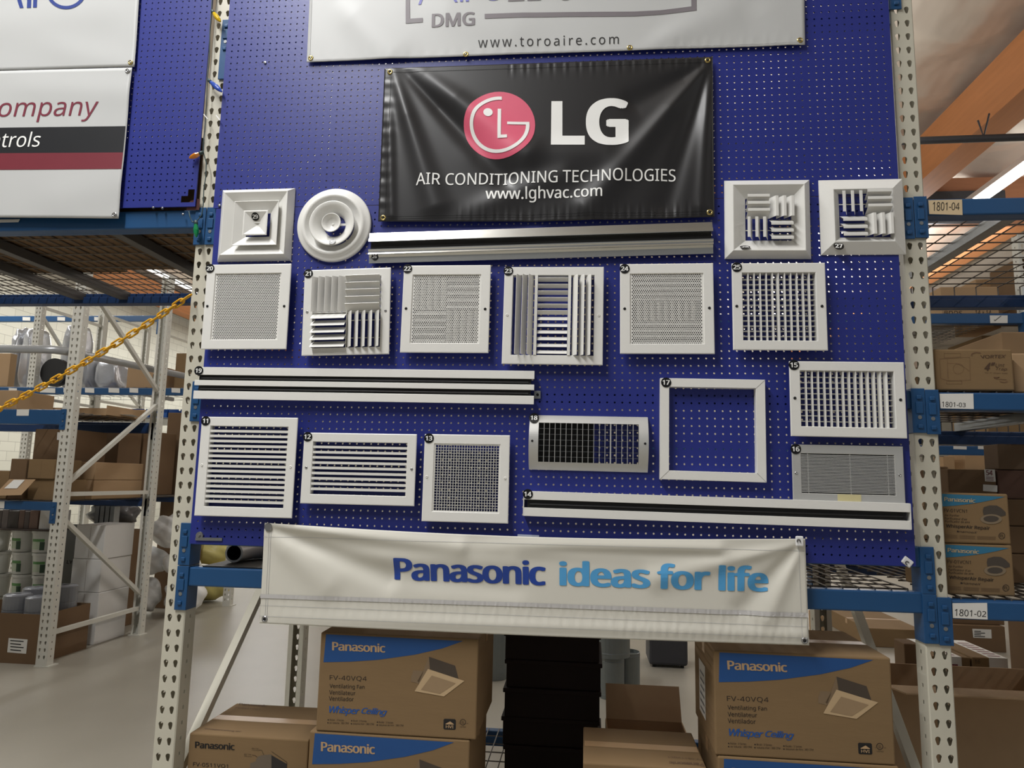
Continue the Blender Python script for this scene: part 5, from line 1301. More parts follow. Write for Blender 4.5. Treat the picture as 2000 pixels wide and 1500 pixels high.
PU = carton('upper of the two air purifier cartons beside the right post', 2.597, 2.80, 0.05, 0.36, 1.2605, 1.421, tape='x', group='air purifier cartons')
U1, U2, U3 = onY(0.0492), onY(0.0486), onY(0.048)
U = lambda *a: [(1740 + a[i] / 4.688, 900 + a[i + 1] / 4.688) for i in range(0, len(a), 2)]
s2 = printed(PU, 'blue_swoosh', M_SWOOSH2, [U(468, 302, 1045, 330, 930, 358, 820, 380, 700, 398, 580, 411, 472, 418)], U1, 'teal blue swoosh')
printed(PU, 'lettering', mat('kraft_print2', (176, 160, 130), 0.7), [('Panasonic', U(487, 330, 775, 347, 772, 385, 487, 368), dict(bold=0.03, space=0.93))], U2, 'kraft lettering', s2)
printed(PU, 'model_lettering', M_INKB, [('FV-01VCN1', U(488, 437, 697, 446, 697, 476, 488, 470)), ('Air Purifier', U(495, 487, 628, 493, 628, 511, 495, 508), dict(res=1)), ("Purificateur d'air", U(495, 514, 700, 526, 700, 546, 495, 536), dict(res=1)),
        ('Purificador de aire', U(497, 542, 722, 552, 722, 572, 497, 564), dict(res=1)), ('WhisperAir Repair', U(504, 578, 908, 600, 906, 642, 504, 618), dict(bold=0.02)), ('nanoeX', U(622, 636, 792, 648, 788, 668, 622, 656), dict(shear=0.2)),
        U(*[c for a in range(0, 360, 45) for c in (613 + 9 * math.cos(math.radians(a)), 647 + 9 * math.sin(math.radians(a)))])], U1)
sl = []
for k in range(3):
    for c, w in ((500, 110), (632, 140), (790, 170)):
        y = 676 + k * 12 + (c - 500) * 0.045; sl.append(U(c, y, c + w, y + 5, c + w, y + 10, c, y + 5))
printed(PU, 'small_print', mat('brown_print_soft', (112, 88, 62), 0.75), sl, U1)
ell = lambda cx, cy, rx, ry, n=28: U(*[c for a in np.linspace(0, 2 * math.pi, n + 1)[:-1] for c in (cx + rx * math.cos(a), cy + ry * math.sin(a))])
fp = printed(PU, 'purifier_picture', mat('print_dark_grey', (70, 62, 54), 0.7), [U(850, 425, 905, 408, 970, 410, 1010, 432, 1050, 470, 1052, 498, 1010, 510, 985, 500, 850, 500, 842, 460)], U1, 'printed picture of a round fixture')
f2 = printed(PU, 'purifier_picture', mat('print_grey_brown', (126, 110, 88), 0.7), [ell(918, 534, 99, 45)], U2, 'printed picture of a round fixture')
printed(PU, 'picture_ring', mat('print_dark_grey', (70, 62, 54), 0.7), [ell(918, 531, 70, 28)], U3, None, f2)
printed(PU, 'quality_mark', M_INKB, pl_(U, [(1016 + 28 * math.cos(t), 688 + 28 * math.sin(t)) for t in np.linspace(0, 6.28, 20)[:-1]], 5) + [('ETL', U(998, 674, 1034, 676, 1034, 702, 998, 700), dict(bold=0.02))], U1)
copy_tree(PU, 'lower of the two air purifier cartons, standing on the bottom deck', 0.001, 0.0, -0.1625)
# ------------------------------------------------------------------ background racks and goods, left side
M_POSTB = mat('pale_rack_paint', (204, 202, 192), 0.45, var=0.04)
GB = 'racks beyond the aisle on the left'
BX = -2.545
upright('near pale rack frame beyond the left bay, with diagonal braces', BX, 2.66, 1.19, 3.3, w=0.09, m=M_POSTB,
        diag=((1.13, 0.36, 0.06, 1.08), (0.06, 1.33, 1.13, 2.06), (1.13, 2.2, 0.06, 2.95)), horiz=(0.23, 1.26), group=GB)
beam('upper blue beam of the rack beyond the left bay, with a small white label', -5.1, BX - 0.045, 1.79, 1.905, 2.66, -1, None, (BX - 0.045, BX - 0.002, 1.91, BX - 0.045, 0.16), group=GB)
beam('lower blue beam of the rack beyond the left bay, above the white buckets', -5.1, BX - 0.045, 1.135, 1.2, 2.66, -1, None, (BX - 0.045, BX - 0.002, 1.2, BX - 0.045, 0.16), group=GB)
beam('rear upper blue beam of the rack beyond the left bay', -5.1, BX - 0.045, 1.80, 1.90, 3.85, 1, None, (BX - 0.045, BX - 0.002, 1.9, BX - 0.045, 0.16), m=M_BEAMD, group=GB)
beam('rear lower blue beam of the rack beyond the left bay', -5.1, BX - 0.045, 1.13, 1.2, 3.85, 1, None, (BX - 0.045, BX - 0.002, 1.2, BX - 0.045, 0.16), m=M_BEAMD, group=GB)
deck('wire deck on the upper level of the rack beyond the left bay', -4.6, BX - 0.06, 2.7, 3.82, 1.91, 0.1, 0.1, chans=(-3.4,), drop=0.03)
deck('wire deck on the lower level of the rack beyond the left bay', -4.6, BX - 0.06, 2.7, 3.82, 1.206, 0.1, 0.1, chans=(-3.4,), drop=0.03)
for q, lb in (([(33, 799.5), (57, 799.5), (56, 812), (32, 812)], 'upper'), ([(-20, 979), (9, 979), (8, 993), (-21, 993)], 'lower')):
    mb = MB(); shape(mb, q, onY(2.655)); tag(mb.build('shelf_label', M_PAPER), 'small white label on the %s beam of the rack beyond the left bay' % lb, 'label')
# bent grey rail
rl_ = thing('bent_rail', 'bent grey steel rail crossing in front of the pale rack frame', 'rail', (-2.7, 2.62, 2.36))
MB().tube([(-4.6, 2.58, 2.34), (-3.3, 2.58, 2.37), (-2.75, 2.58, 2.365), (-2.66, 2.60, 2.365), (-2.63, 2.66, 2.367), (-2.63, 3.0, 2.38), (-2.66, 4.7, 2.44)], 0.032, 12).build('tube', mat('rail_grey', (168, 170, 172), 0.35, metal=0.4), rl_, smooth=True)
# white boxes on the floor, a stack of four
GW = 'white boxes in a floor stack'
wz = [0.0, 0.205, 0.425, 0.70, 0.985]
wl_ = ['lowest white box of the floor stack behind the pale rack frame', 'second white box from the floor in its stack', 'third white box from the floor in its stack', 'topmost white box of the floor stack behind the pale rack frame']
for k in range(4):
    carton(wl_[k], -2.90 + 0.006 * (k % 2), -2.635 + 0.006 * (k % 2), 3.36, 3.76, wz[k], wz[k + 1] - 0.002, m=mat('white_cardboard', (206, 204, 200), 0.7, var=0.03), tape='seam', group=GW)
gb = carton('grey carton with black letters behind the pale rack post', -3.42, -2.93, 3.79, 3.85, 0, 0.95, m=mat('grey_carton', (120, 120, 116), 0.7), tape='')
tx = MB(); letters(tx, 'LYKO', q4(131, 1094, 157, 1095, 156, 1102, 130, 1101), onY(3.7888), bold=0.02); tx.build('lettering', M_INK, gb)
# carton of pipe rolls
oc = open_carton('open brown carton with a white label, standing on the floor under the left rack', -3.5, -2.62, 2.72, 3.25, 0.0, 0.36, [], m=M_CARD2)
mb = MB(); shape(mb, q4(17, 1246, 54, 1249, 51, 1277, 14, 1274), onY(2.718)); lb = mb.build('shipping_label', M_PAPER, oc, label='white label')
mb = MB()
for k in range(4): shape(mb, q4(20, 1250 + 6 * k, 46 - 5 * (k % 2), 1252 + 6 * k, 46 - 5 * (k % 2), 1254 + 6 * k, 20, 1252 + 6 * k), onY(2.7172))
mb.build('label_print', M_INK, lb)
M_ROLL = mat('grey_plastic_wrap', (116, 118, 122), 0.3, var=0.1, scale=12, bump=0.2, bscale=20)
rolls = [(36, 1160, 0.098, 'left grey wrapped roll standing in the open carton'), (75, 1165, 0.085, 'middle grey wrapped roll standing in the open carton'), (128, 1143, 0.098, 'right grey wrapped roll in the open carton, seen past the post'), (72, 1147, 0.098, 'rear grey wrapped roll in the open carton')]
for i, (x, y, r, lab) in enumerate(rolls):
    Y = (2.86, 2.84, 3.08, 3.1)[i]; p = at(x, y, Y); X = min(max(p[0], -3.38), -2.735); h = p[2]
    t = thing('wrapped_roll', lab, 'roll', (X, Y, 0.006), group='grey rolls in the open carton')
    MB().lathe([(0, 0), (r, 0), (r, h * 0.22), (r * 0.985, h * 0.23), (r, h * 0.24), (r, h * 0.48), (r * 0.985, h * 0.49), (r, h * 0.5), (r, h * 0.74), (r * 0.985, h * 0.75), (r, h * 0.76), (r, h - 0.012), (r - 0.012, h - 0.006)], (0, 0, 0), (0, 0, 1), 24).build('roll_body', M_ROLL, t, world=False)
    MB().lathe([(0.0, h - 0.008), (r - 0.012, h - 0.006), (r - 0.014, h - 0.003), (0.02, h - 0.004)], (0, 0, 0), (0, 0, 1), 24).build('wrap_top', mat('clear_wrap', (150, 153, 160), 0.15), t, world=False, smooth=True)
# buckets
pal = thing('pallet', 'low wooden pallet under the white buckets', 'pallet', (-3.5, 3.6, 0))
for k in range(6): MB().box(-4.1, -3.5 + 0.06, 3.38 + k * 0.075, 3.38 + k * 0.075 + 0.06, 0.10, 0.118).build('top_board', M_CARD3, pal)
for k in range(3): MB().box(-4.1 + k * 0.28, -4.06 + k * 0.28, 3.38, 3.82, 0.0, 0.10).build('stringer', M_CARD3, pal)
def bucket(lab, X, Y, z, hs=1.0, rz=0.0, grp='white buckets with green labels'):
    t = thing('bucket', lab, 'bucket', (X, Y, z), (0, 0, rz), grp)
    R, h = 0.097, 0.19 * hs
    MB().lathe([(0, 0.001), (R * 0.86, 0.001), (R * 0.88, 0.006), (R * 0.97, h * 0.86), (R * 0.97, h * 0.88)], (0, 0, 0), (0, 0, 1), 28).build('pail', mat('white_pail', (206, 206, 198), 0.4, var=0.03), t, world=False, smooth=True)
    o = MB().lathe([(R * 0.97, h * 0.86), (R * 1.04, h * 0.87), (R * 1.04, h * 0.97), (R * 1.0, h * 0.985), (R * 0.9, h * 0.985), (R * 0.88, h * 0.96), (0, h * 0.96)], (0, 0, 0), (0, 0, 1), 28).build('lid', mat('white_pail', (206, 206, 198), 0.4, var=0.03), t, world=False)
    def band(a0, a1, z0, z1, m, nm):
        mb = MB(); n = 10
        rr = lambda zz: R * (0.88 + 0.09 * (zz / (h * 0.86))) + 0.001
        for i in range(n):
            a, b = math.radians(a0 + (a1 - a0) * i / n), math.radians(a0 + (a1 - a0) * (i + 1) / n)
            mb.quad((rr(z0) * math.sin(a), -rr(z0) * math.cos(a), z0), (rr(z0) * math.sin(b), -rr(z0) * math.cos(b), z0), (rr(z1) * math.sin(b), -rr(z1) * math.cos(b), z1), (rr(z1) * math.sin(a), -rr(z1) * math.cos(a), z1))
        return mb.build(nm, m, t, world=False)
    band(-48, 22, h * 0.5, h * 0.62, mat('label_green', (96, 146, 84), 0.5), 'green_label')
    band(-48, 0, h * 0.16, h * 0.49, mat('label_pale', (188, 200, 176), 0.5), 'pale_label')
    band(0, 24, h * 0.12, h * 0.49, mat('label_dark', (58, 82, 62), 0.5), 'dark_label')
    return t
rows = [(1084, 'top tier'), (1131, 'second tier'), (1172, 'third tier')]
for j, (yb, rn) in enumerate(rows):
    for i, xx in enumerate((-8, 41, 84)):
        Y = 3.5; p = at(xx, yb, Y)
        z = 0.7285 - j * 0.19 if True else p[2]
        bucket('white bucket with a green label, %s, %s' % (rn, ('cut by the photo edge', 'middle', 'nearest the pale post')[i]), at(xx, yb, Y)[0], Y + 0.02 * (i % 2), z - 0.0005 * j, 1.0, 0.3 * (i - 1))
for i, xx in enumerate((-14, 33, 78)):
    bucket('large white bucket on the pallet, %s' % ('cut by the photo edge', 'middle', 'nearest the pale post')[i], at(xx, 1160, 3.5)[0], 3.5, 0.1185, 1.2, 0.2)
bdp = MB().box(at(-40, 1035, 3.4)[0], at(107, 1035, 3.4)[0], 3.36, 3.66, 0.9175, 0.93)
tag(bdp.build('board', mat('dark_hardboard', (70, 60, 54), 0.8)), 'dark board lying on top of the white buckets', 'board')
xs = [-14, 4, 16, 37, 48, 58, 75]
cols = [(74, 66, 62), (92, 84, 80), (62, 56, 52), (104, 84, 74), (84, 74, 70), (112, 88, 76)]
for k in range(6):
    a, b = at(xs[k], 1010, 3.42)[0], at(xs[k + 1], 1010, 3.42)[0]
    o = MB().cbox(a, b - 0.002, 3.42, 3.62, 0.9305, 1.082 + 0.008 * (k % 2), 0.003).build('wrapped_bundle', mat('bundle_wrap_%d' % k, cols[k], 0.35, var=0.15, scale=30))
    tag(o, 'brown-grey wrapped bundle on the board over the buckets, %s' % ('at the photo edge', 'second from the edge', 'third from the edge', 'fourth from the edge', 'fifth from the edge', 'nearest the white box')[k], 'bundle', 'wrapped bundles on the board')
pbox('white box on the board over the buckets', 77, 106, 997, 1031, 3.40, 0.2, z0=0.9305, m=mat('white_cardboard', (206, 204, 200), 0.7, var=0.03), tape='')
# goods on the lower shelf of the near rack
D1z = 1.2105
pbox('large brown carton with a small white label at the back of the left shelf', 63, 136, 838, 955, 3.12, 0.44, z0=D1z, m=M_CARD2, tape='')
mb = MB(); shape(mb, q4(112, 844, 126, 845, 125, 860, 111, 859), onY(3.118)); tag(mb.build('paper_label', M_PAPER), 'white paper label on the large carton at the back of the left shelf', 'label')
t = pbox('small closed brown carton on top of the open one beside the pale post', 55, 106, 897, 931, 2.74, 0.3, z0=1.372, m=M_CARD, tape='seam')
oc2 = open_carton('small carton open at the front with white plastic bags inside', at(52, 950, 2.74)[0], at(114, 950, 2.74)[0], 2.76, 3.05, D1z, 1.37, [], m=M_CARD)
bgm = mat('clear_plastic_bag', (206, 204, 196), 0.18, var=0.12, scale=14, bump=0.5, bscale=14)
def blob(mb, c, r, seed=0, amp=0.12, sub=3, flat=None, boxy=1.0):
    rs = np.random.RandomState(seed); bm = bmesh.new(); bmesh.ops.create_icosphere(bm, subdivisions=sub, radius=1.0)
    ph = rs.uniform(0, 6.28, (6, 3)); fr = rs.uniform(1.5, 5.5, (6, 3))
    for v in bm.verts:
        n = np.array(v.co); d = sum(math.sin(fr[i] @ n * 1.6 + ph[i, 0]) * (0.9 ** i) for i in range(6)) / 3.0
        n = np.sign(n) * np.abs(n) ** boxy; n = n * min(1.0, 1.25 / max(1e-6, np.linalg.norm(n))) if boxy < 1 else n
        p = n * (1 + amp * d) * np.array(r)
        if flat is not None: p[2] = max(p[2], -flat)
        v.co = Vector(np.array(c) + p)
    mb.bm(bm); bm.free(); return mb
p = at(80, 957, 2.8)
tag(blob(MB(), (at(82, 950, 2.74)[0], 2.86, D1z + 0.066), (0.085, 0.075, 0.06), 2, 0.2).build('plastic_bag', bgm, smooth=True), 'crumpled clear bag filling the open carton on the left shelf', 'bag')
pbox('small carton with a pale label, left of the open cartons', 20, 51, 896, 936, 2.74, 0.3, z0=D1z, m=M_CARD2, tape='seam')
t = pbox('brown carton at the left photo edge on the lower shelf', -30, 17, 919, 950, 2.74, 0.35, z0=D1z, m=M_CARD, tape='seam')
fl = MB(); A_, B_2, C_, D_ = at(0, 936, 2.6), at(52, 936, 2.6), at(41, 967, 2.6), at(-12, 968, 2.6)
fp_ = thing('open_flap_box', 'open carton with a hanging flap that carries a white paper', 'box', (-2.95, 2.85, D1z))
x0_, x1_ = at(-30, 950, 2.72)[0], at(46, 950, 2.72)[0]
tk = np.array((0, 0.004, 0))
fv = [A_ + (0, 0.09, 0), B_2 + (0, 0.09, 0), C_, D_]
fl.add([tuple(q) for q in fv] + [tuple(q + tk) for q in fv], [(0, 1, 2, 3), (7, 6, 5, 4), (0, 4, 5, 1), (1, 5, 6, 2), (2, 6, 7, 3), (3, 7, 4, 0)]); fl.build('flap', M_CARD3, fp_)
pp_ = [at(x, y, 2.6) + (0, 0.09 - 0.09 * (y - 936) / 31 - 0.004, 0) for x, y in ((10, 937), (32, 937), (26, 954), (1, 954))]
MB().poly(pp_).build('paper_label', M_PAPER, fp_)
# cartons seen through the frame
zt1, zt2 = atx(225, 938, -2.61)[2], atx(225, 904, -2.61)[2]
carton('long brown carton on the left shelf, side on behind the rack frame, lower one', -2.77, -2.61, 3.13, 3.78, D1z, zt1, m=M_CARD3, tape='y')
carton('long brown carton on the left shelf, side on behind the rack frame, upper one', -2.77, -2.61, 3.13, 3.78, zt1 + 0.002, zt2, m=M_CARD3, tape='y')
deck('rear wire deck behind the long brown cartons', -4.6, -2.7, 3.95, 4.95, 1.206, 0.1, 0.1, chans=(-3.4,), drop=0.03)
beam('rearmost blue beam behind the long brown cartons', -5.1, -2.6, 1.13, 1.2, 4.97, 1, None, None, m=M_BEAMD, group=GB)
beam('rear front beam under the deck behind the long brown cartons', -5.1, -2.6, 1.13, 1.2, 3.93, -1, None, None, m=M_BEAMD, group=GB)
carton('tall brown carton behind the long ones, beside the rear rack post', -3.42, -3.0, 4.34, 4.92, D1z, 1.86, m=M_CARD2, tape='y')
carton('tall brown carton in the shade behind the diagonal brace', -3.42, -3.0, 3.96, 4.31, D1z, 1.86, m=M_CARD2, tape='')
tr = thing('cardboard_tray', 'sagging shallow cardboard tray on the upper left shelf', 'box', (-3.1, 3.2, 1.9145))
for (a, b, z_) in ((3.22, 3.224, 0.06), (3.76, 3.764, 0.10)):
    MB().box(-3.6, BX - 0.08, a, b, 1.9145, 1.9145 + z_).build('tray_side', M_CARD3, tr)
MB().box(-3.6, BX - 0.08, 3.224, 3.76, 1.9145, 1.9185).build('tray_floor', M_CARD3, tr)
MB().box(BX - 0.084, BX - 0.08, 3.224, 3.76, 1.9145, 2.0).build('tray_side', M_CARD3, tr)
ps = [at(185, 805, 3.5), at(220, 803, 3.6), at(272, 812, 3.6), at(258, 817, 3.4), at(200, 810, 3.4)]
tag(MB().poly([(q[0], q[1], 1.926 + 0.004 * i) for i, q in enumerate(ps)]).build('plastic_sheet', M_WHITE2), 'crumpled white sheet lying in the cardboard tray', 'sheet')
pbox('brown carton on the upper left shelf at the photo edge', -30, 33, 762, 800, 2.78, 0.4, z0=1.9145, m=M_CARD3, tape='')
tag(blob(MB(), (-2.75, 3.68, 1.972), (0.11, 0.06, 0.045), 5, 0.15).build('plastic_bag', mat('orange_white_bag', (226, 150, 120), 0.4, col2=(236, 234, 230), scale=9)), 'white and orange package on the upper left shelf', 'package')
# stuff under the shelf, seen through the frame
M_GBAG = mat('grey_plastic_bag', (96, 94, 94), 0.25, var=0.15, scale=12, bump=0.4, bscale=12)
tag(blob(MB(), (-3.12, 4.16, 1.03), (0.24, 0.17, 0.13), 11, 0.12).build('plastic_bag', M_GBAG, smooth=True), 'grey plastic bag heaped behind the white boxes', 'bag')
carton('dark carton under the grey plastic bag', -3.4, -2.86, 3.98, 4.34, 0, 0.885, m=M_CARD2, tape='')
bk = thing('grey_panel', 'bundle of grey panels standing behind the white boxes', 'panels', (-3.0, 3.9, 0))
for k in range(4): MB().box(-3.10 + 0.05 * k, -3.06 + 0.05 * k, 3.86, 3.94, 0, 1.12).build('panel', M_GALV, bk)
# white and yellow bags
M_WBAG = mat('white_plastic_sack', (234, 234, 232), 0.35, var=0.03, bump=0.5, bscale=9)
M_YBAG = mat('yellow_plastic_sack', (208, 196, 124), 0.4, var=0.06, bump=0.4, bscale=9)
GS = 'white sacks heaped by the left post'
sacks = [(-3.06, 4.62, 0.2, (0.19, 0.2, 0.19), 'lowest white sack of the heap, left of the left post'), (-2.66, 4.75, 0.2, (0.19, 0.22, 0.19), 'low white sack nearest the left post'),
         (-3.04, 4.70, 0.535, (0.18, 0.2, 0.14), 'white sack in the middle of the heap, farther from the post'), (-2.67, 4.66, 0.53, (0.17, 0.2, 0.135), 'white sack in the middle of the heap, nearer the post'),
         (-2.78, 4.66, 0.845, (0.25, 0.24, 0.17), 'large smooth white sack on top of the heap')]
for i, (X, Y, Z, r, lab) in enumerate(sacks):
    tag(blob(MB(), (X, Y, Z), r, 20 + i, 0.10, 4, flat=r[2] * 0.97).build('sack', M_WBAG, smooth=True), lab, 'sack', GS)
ys = [(-2.91, 5.55, 0.2, (0.34, 0.22, 0.2), 'pale yellow sack on the floor left of the far post'), (-2.05, 6.15, 0.2, (0.32, 0.28, 0.2), 'pale yellow sack right of the far post'), (-1.36, 6.6, 0.2, (0.32, 0.28, 0.2), 'farthest pale yellow sack beside the banner edge'),
      (-2.90, 5.58, 0.56, (0.33, 0.24, 0.155), 'yellow sack stacked on the one left of the far post'), (-2.86, 5.6, 0.93, (0.34, 0.26, 0.205), 'white sack on top of the yellow sacks')]
for i, (X, Y, Z, r, lab) in enumerate(ys):
    tag(blob(MB(), (X, Y, Z), r, 40 + i, 0.08, 4, flat=r[2] * 0.97).build('sack', M_YBAG if i < 4 else M_WBAG, smooth=True), lab, 'sack', 'yellow sacks on the floor')
pbox('tall brown carton beside the rear rack post, left of the left post', 322, 385, 806, 960, 5.02, 0.25, z0=0.0, m=M_CARD2, tape='y')
pbox('brown carton high up between the rear rack post and the left post', 342, 395, 690, 755, 5.5, 0.4, z0=2.44, m=M_CARD, tape='seam')
# second row: frames, beams and bags
GC = 'racks in the far row on the left'
CX = -5.12
upright('far pale rack frame in the second row on the left', CX, 5.3, 1.17, 3.6, w=0.09, m=M_POSTB, diag=((0.06, 1.2, 1.1, 2.2), (1.1, 2.4, 0.06, 3.3)), horiz=(2.3, 3.4), group=GC)
upright('far pale rack frame with its top showing, left one', -5.2, 6.53, 1.05, 3.68, w=0.09, m=M_POSTB, diag=((0.06, 3.0, 1.0, 2.4),), horiz=(3.6, 2.4), group=GC)
upright('far pale rack frame with its top showing, right one', -5.2, 7.85, 1.1, 3.72, w=0.09, m=M_POSTB, diag=((0.06, 2.4, 1.0, 3.2),), horiz=(3.62, 2.4), group=GC)
upright('far pale post with yellow sacks on both sides', -2.49, 5.3, 1.17, 2.6, w=0.09, m=M_POSTB, rear=False, group=GC)
beam('far blue beam with white labels across the second row', -8.0, -2.53, 2.335, 2.415, 5.3, -1, None, (-2.53, -2.49, 2.415, -2.535, 0.14), group=GC)
beam('far upper blue beam high on the left under the wire deck', -9.5, -5.245, 3.80, 3.89, 7.85, -1, None, (-5.245, -5.2, 3.89, -5.245, 0.3), group=GC)
for k, (xa, xb) in enumerate(((17, 33), (78, 108), (124, 136), (166, 184), (212, 233), (253, 270), (299, 312), (335, 352))):
    mb = MB(); shape(mb, q4(xa, 757.5, xb, 758.5, xb, 767.5, xa, 766.5), onY(5.294))
    tag(mb.build('shelf_label', M_PAPER), 'tiny white label on the far blue beam, %s from the left' % ('first', 'second', 'third', 'fourth', 'fifth', 'sixth', 'seventh', 'eighth')[k], 'label', 'labels on the far blue beam')
for k, (xa, xb) in enumerate(((44, 59), (112, 127), (184, 199))):
    mb = MB(); shape(mb, q4(xa, 619, xb, 619.5, xb, 626.5, xa, 626), onY(7.843))
    tag(mb.build('shelf_label', M_PAPER), 'white label on the far upper beam, %s' % ('leftmost', 'middle', 'rightmost')[k], 'label', 'labels on the far upper beam')
deck('far wire deck under the silver duct bags', -5.05, -2.6, 5.34, 6.42, 2.43, 0.15, 0.15, chans=(-4.0,), drop=0.03, m=M_CHAN)
deck('far wire deck left of the far pale frame', -7.9, -5.19, 5.34, 6.42, 2.43, 0.15, 0.15, chans=(-6.5,), drop=0.03, m=M_CHAN)
M_SILV = mat('silver_duct_bag', (186, 188, 192), 0.22, metal=0.35, var=0.25, scale=6, bump=0.8, bscale=6)
bags = [(0, 29, 46), (1, 48, 70), (2, 126, 152), (3, 160, 190), (4, 194, 240)]
lab_ = ['leftmost silver duct bag on the far shelf', 'silver duct bag behind the far post', 'bright crumpled silver duct bag between the two pale posts', 'silver duct bag right of the near pale post', 'silver duct bag beside the small brown carton']
for k, xa, xb in bags:
    Y = 5.72; a, b = at(xa, 690, Y), at(xb, 690, Y); zt = at(xa, (640, 640, 632, 690, 700)[k], Y)[2]
    tag(blob(MB(), ((a[0] + b[0]) / 2, Y + 0.1, (2.436 + zt) / 2), ((b[0] - a[0]) / 2, 0.2, (zt - 2.436) / 2), 60 + k, 0.07, 4, flat=(zt - 2.436) / 2 * 0.99, boxy=0.5).build('duct_bag', M_SILV, smooth=True), lab_[k], 'bag', 'silver duct bags on the far shelf')
pbox('brown carton with a black hand hole on the far shelf', 248, 318, 716, 757, 5.42, 0.4, z0=2.434, m=M_CARD3, tape='')
mb = MB(); shape(mb, q4(299, 731, 303, 731, 302.5, 741, 298, 741), onY(5.417)); tag(mb.build('hand_hole', M_BLACK), 'black hand hole patch of the far brown carton', 'label')
pbox('tan carton at the far left edge of the far shelf', -30, 18, 690, 755, 5.38, 0.1, z0=2.434, m=M_CARD3, tape='')
dk = thing('duct_reel', 'black round end of a duct coil low on the far shelf', 'coil', (at(85, 730, 5.40)[0], 5.4, 2.434))
MB().lathe([(0.0, 0), (0.17, 0), (0.17, 0.08), (0.0, 0.08)], (at(84, 735, 5.40)[0] + 0.16, 5.36, 2.436 + 0.17), (0, 1, 0), 24).build('coil', M_BLACK, dk)
# blue bins below the far beam
for k, x in enumerate((-4.62, -4.4, -4.18, -3.96, -3.74, -3.52, -3.3, -3.08, -2.86)):
    t = thing('parts_bin', 'small blue parts bin under the far beam, %s of the row' % ('first', 'second', 'third', 'fourth', 'fifth', 'sixth', 'seventh', 'eighth', 'ninth')[k], 'bin', (x, 5.5, 2.08), group='blue parts bins under the far beam')
    mb = MB(); w = 0.1
    mb.box(-w, w, -0.12, 0.12, 0, 0.004); mb.box(-w, w, -0.12, -0.117, 0.004, 0.06); mb.box(-w, w, 0.117, 0.12, 0.004, 0.12); mb.box(-w, -w + 0.003, -0.117, 0.117, 0.004, 0.1); mb.box(w - 0.003, w, -0.117, 0.117, 0.004, 0.1)
    mb.build('bin_body', mat('blue_plastic', (40, 88, 160), 0.4), t, world=False)
    if k % 2 == 0: MB().box(-0.05, 0.05, -0.122, -0.1203, 0.02, 0.045).build('bin_label', M_PAPER, t, world=False)
sf = MB().box(-4.9, -2.55, 5.36, 6.4, 2.06, 2.0795)
tag(sf.build('shelf_board', M_GALV), 'steel shelf board carrying the blue parts bins', 'shelf')

# ------------------------------------------------------------------ background, centre and right
M_CAN = mat('dull_galvanised', (132, 138, 138), 0.4, metal=0.7, var=0.12, scale=8)
def can(lab, X, Y, z, r, h):
    t = thing('metal_drum', lab, 'drum', (X, Y, z), group='galvanised drums behind the rack')
    MB().lathe([(0, 0.001), (r, 0.001), (r, h * 0.08), (r * 1.015, h * 0.1), (r, h * 0.12), (r, h * 0.88), (r * 1.02, h * 0.9), (r, h * 0.92), (r, h - 0.005), (r * 0.97, h - 0.003), (r * 0.97, h * 0.9), (0, h * 0.9)], (0, 0, 0), (0, 0, 1), 32).build('drum_body', M_CAN, t, world=False)
    return t
c0 = at(1196, 1370, 2.5)
can('galvanised drum on the floor behind the dark boxes', c0[0], 2.65, 0, 0.085, 0.265)
can('wide galvanised drum standing on the smaller one behind the dark boxes', c0[0] + 0.0, 2.67, 0.2655, 0.125, 0.30)
can('second narrow galvanised drum on the floor, behind the first', c0[0] + 0.12, 2.85, 0, 0.085, 0.26)
can('galvanised drum seen between the left fan cartons and the dark boxes', at(962, 1300, 3.0)[0], 3.0, 0, 0.12, 0.5)
mc = thing('floor_machine', 'dark machine on the floor, seen between the dark boxes and right fan cartons', 'machine', (at(1300, 1300, 3.6)[0], 3.6, 0))
MB().cbox(-0.14, 0.16, -0.12, 0.2, 0.02, 0.30, 0.02).build('housing', M_STEEL, mc, world=False)
MB().lathe([(0, 0), (0.1, 0), (0.1, 0.26), (0, 0.26)], (0.02, 0.02, 0.30), (0, 0, 1), 20).build('motor', M_BLACK, mc, world=False)
MB().cbox(-0.24, -0.14, -0.06, 0.04, 0.2, 0.34, 0.01).build('control_box', M_BLACK, mc, world=False)
MB().tube([(0.1, -0.1, 0.3), (0.16, -0.14, 0.42), (0.2, -0.1, 0.5)], 0.012, 8).build('hose', M_STEEL, mc, world=False)
for sx in (-0.1, 0.12): MB().lathe([(0, -0.012), (0.02, -0.012), (0.02, 0.012), (0, 0.012)], (sx, -0.08, 0.0202), (1, 0, 0), 12).build('wheel', M_BLACK, mc, world=False)
# cartons seen under the right end of the beam
pbox('big low carton on the floor far behind the right fan carton', 1692, 1805, 1229, 1256, 4.6, 1.0, z0=0.0, m=M_CARD, tape='x')
pbox('small carton far behind, beside the ivory banner corner', 1600, 1616, 1203, 1222, 4.2, 0.3, z0=0.0, m=M_CARD3, tape='')
pbox('far carton with a white shipping label under the bottom right beam', 1862, 1964, 1222, 1266, 4.6, 0.6, z0=0.0, m=M_CARD2, tape='')
mb = MB(); shape(mb, q4(1899, 1228, 1936, 1229.5, 1937, 1247, 1901, 1245.5), onY(4.597)); ol = mb.build('shipping_label', M_PAPER); tag(ol, 'white shipping label on the far carton under the bottom right beam', 'label')
mb = MB()
for k in range(4): shape(mb, q4(1903, 1232 + 3.4 * k, 1916 + 8 * (k % 2), 1232.5 + 3.4 * k, 1916 + 8 * (k % 2), 1234 + 3.4 * k, 1903, 1233.5 + 3.4 * k), onY(4.595))
mb.build('label_print', M_INK, ol)
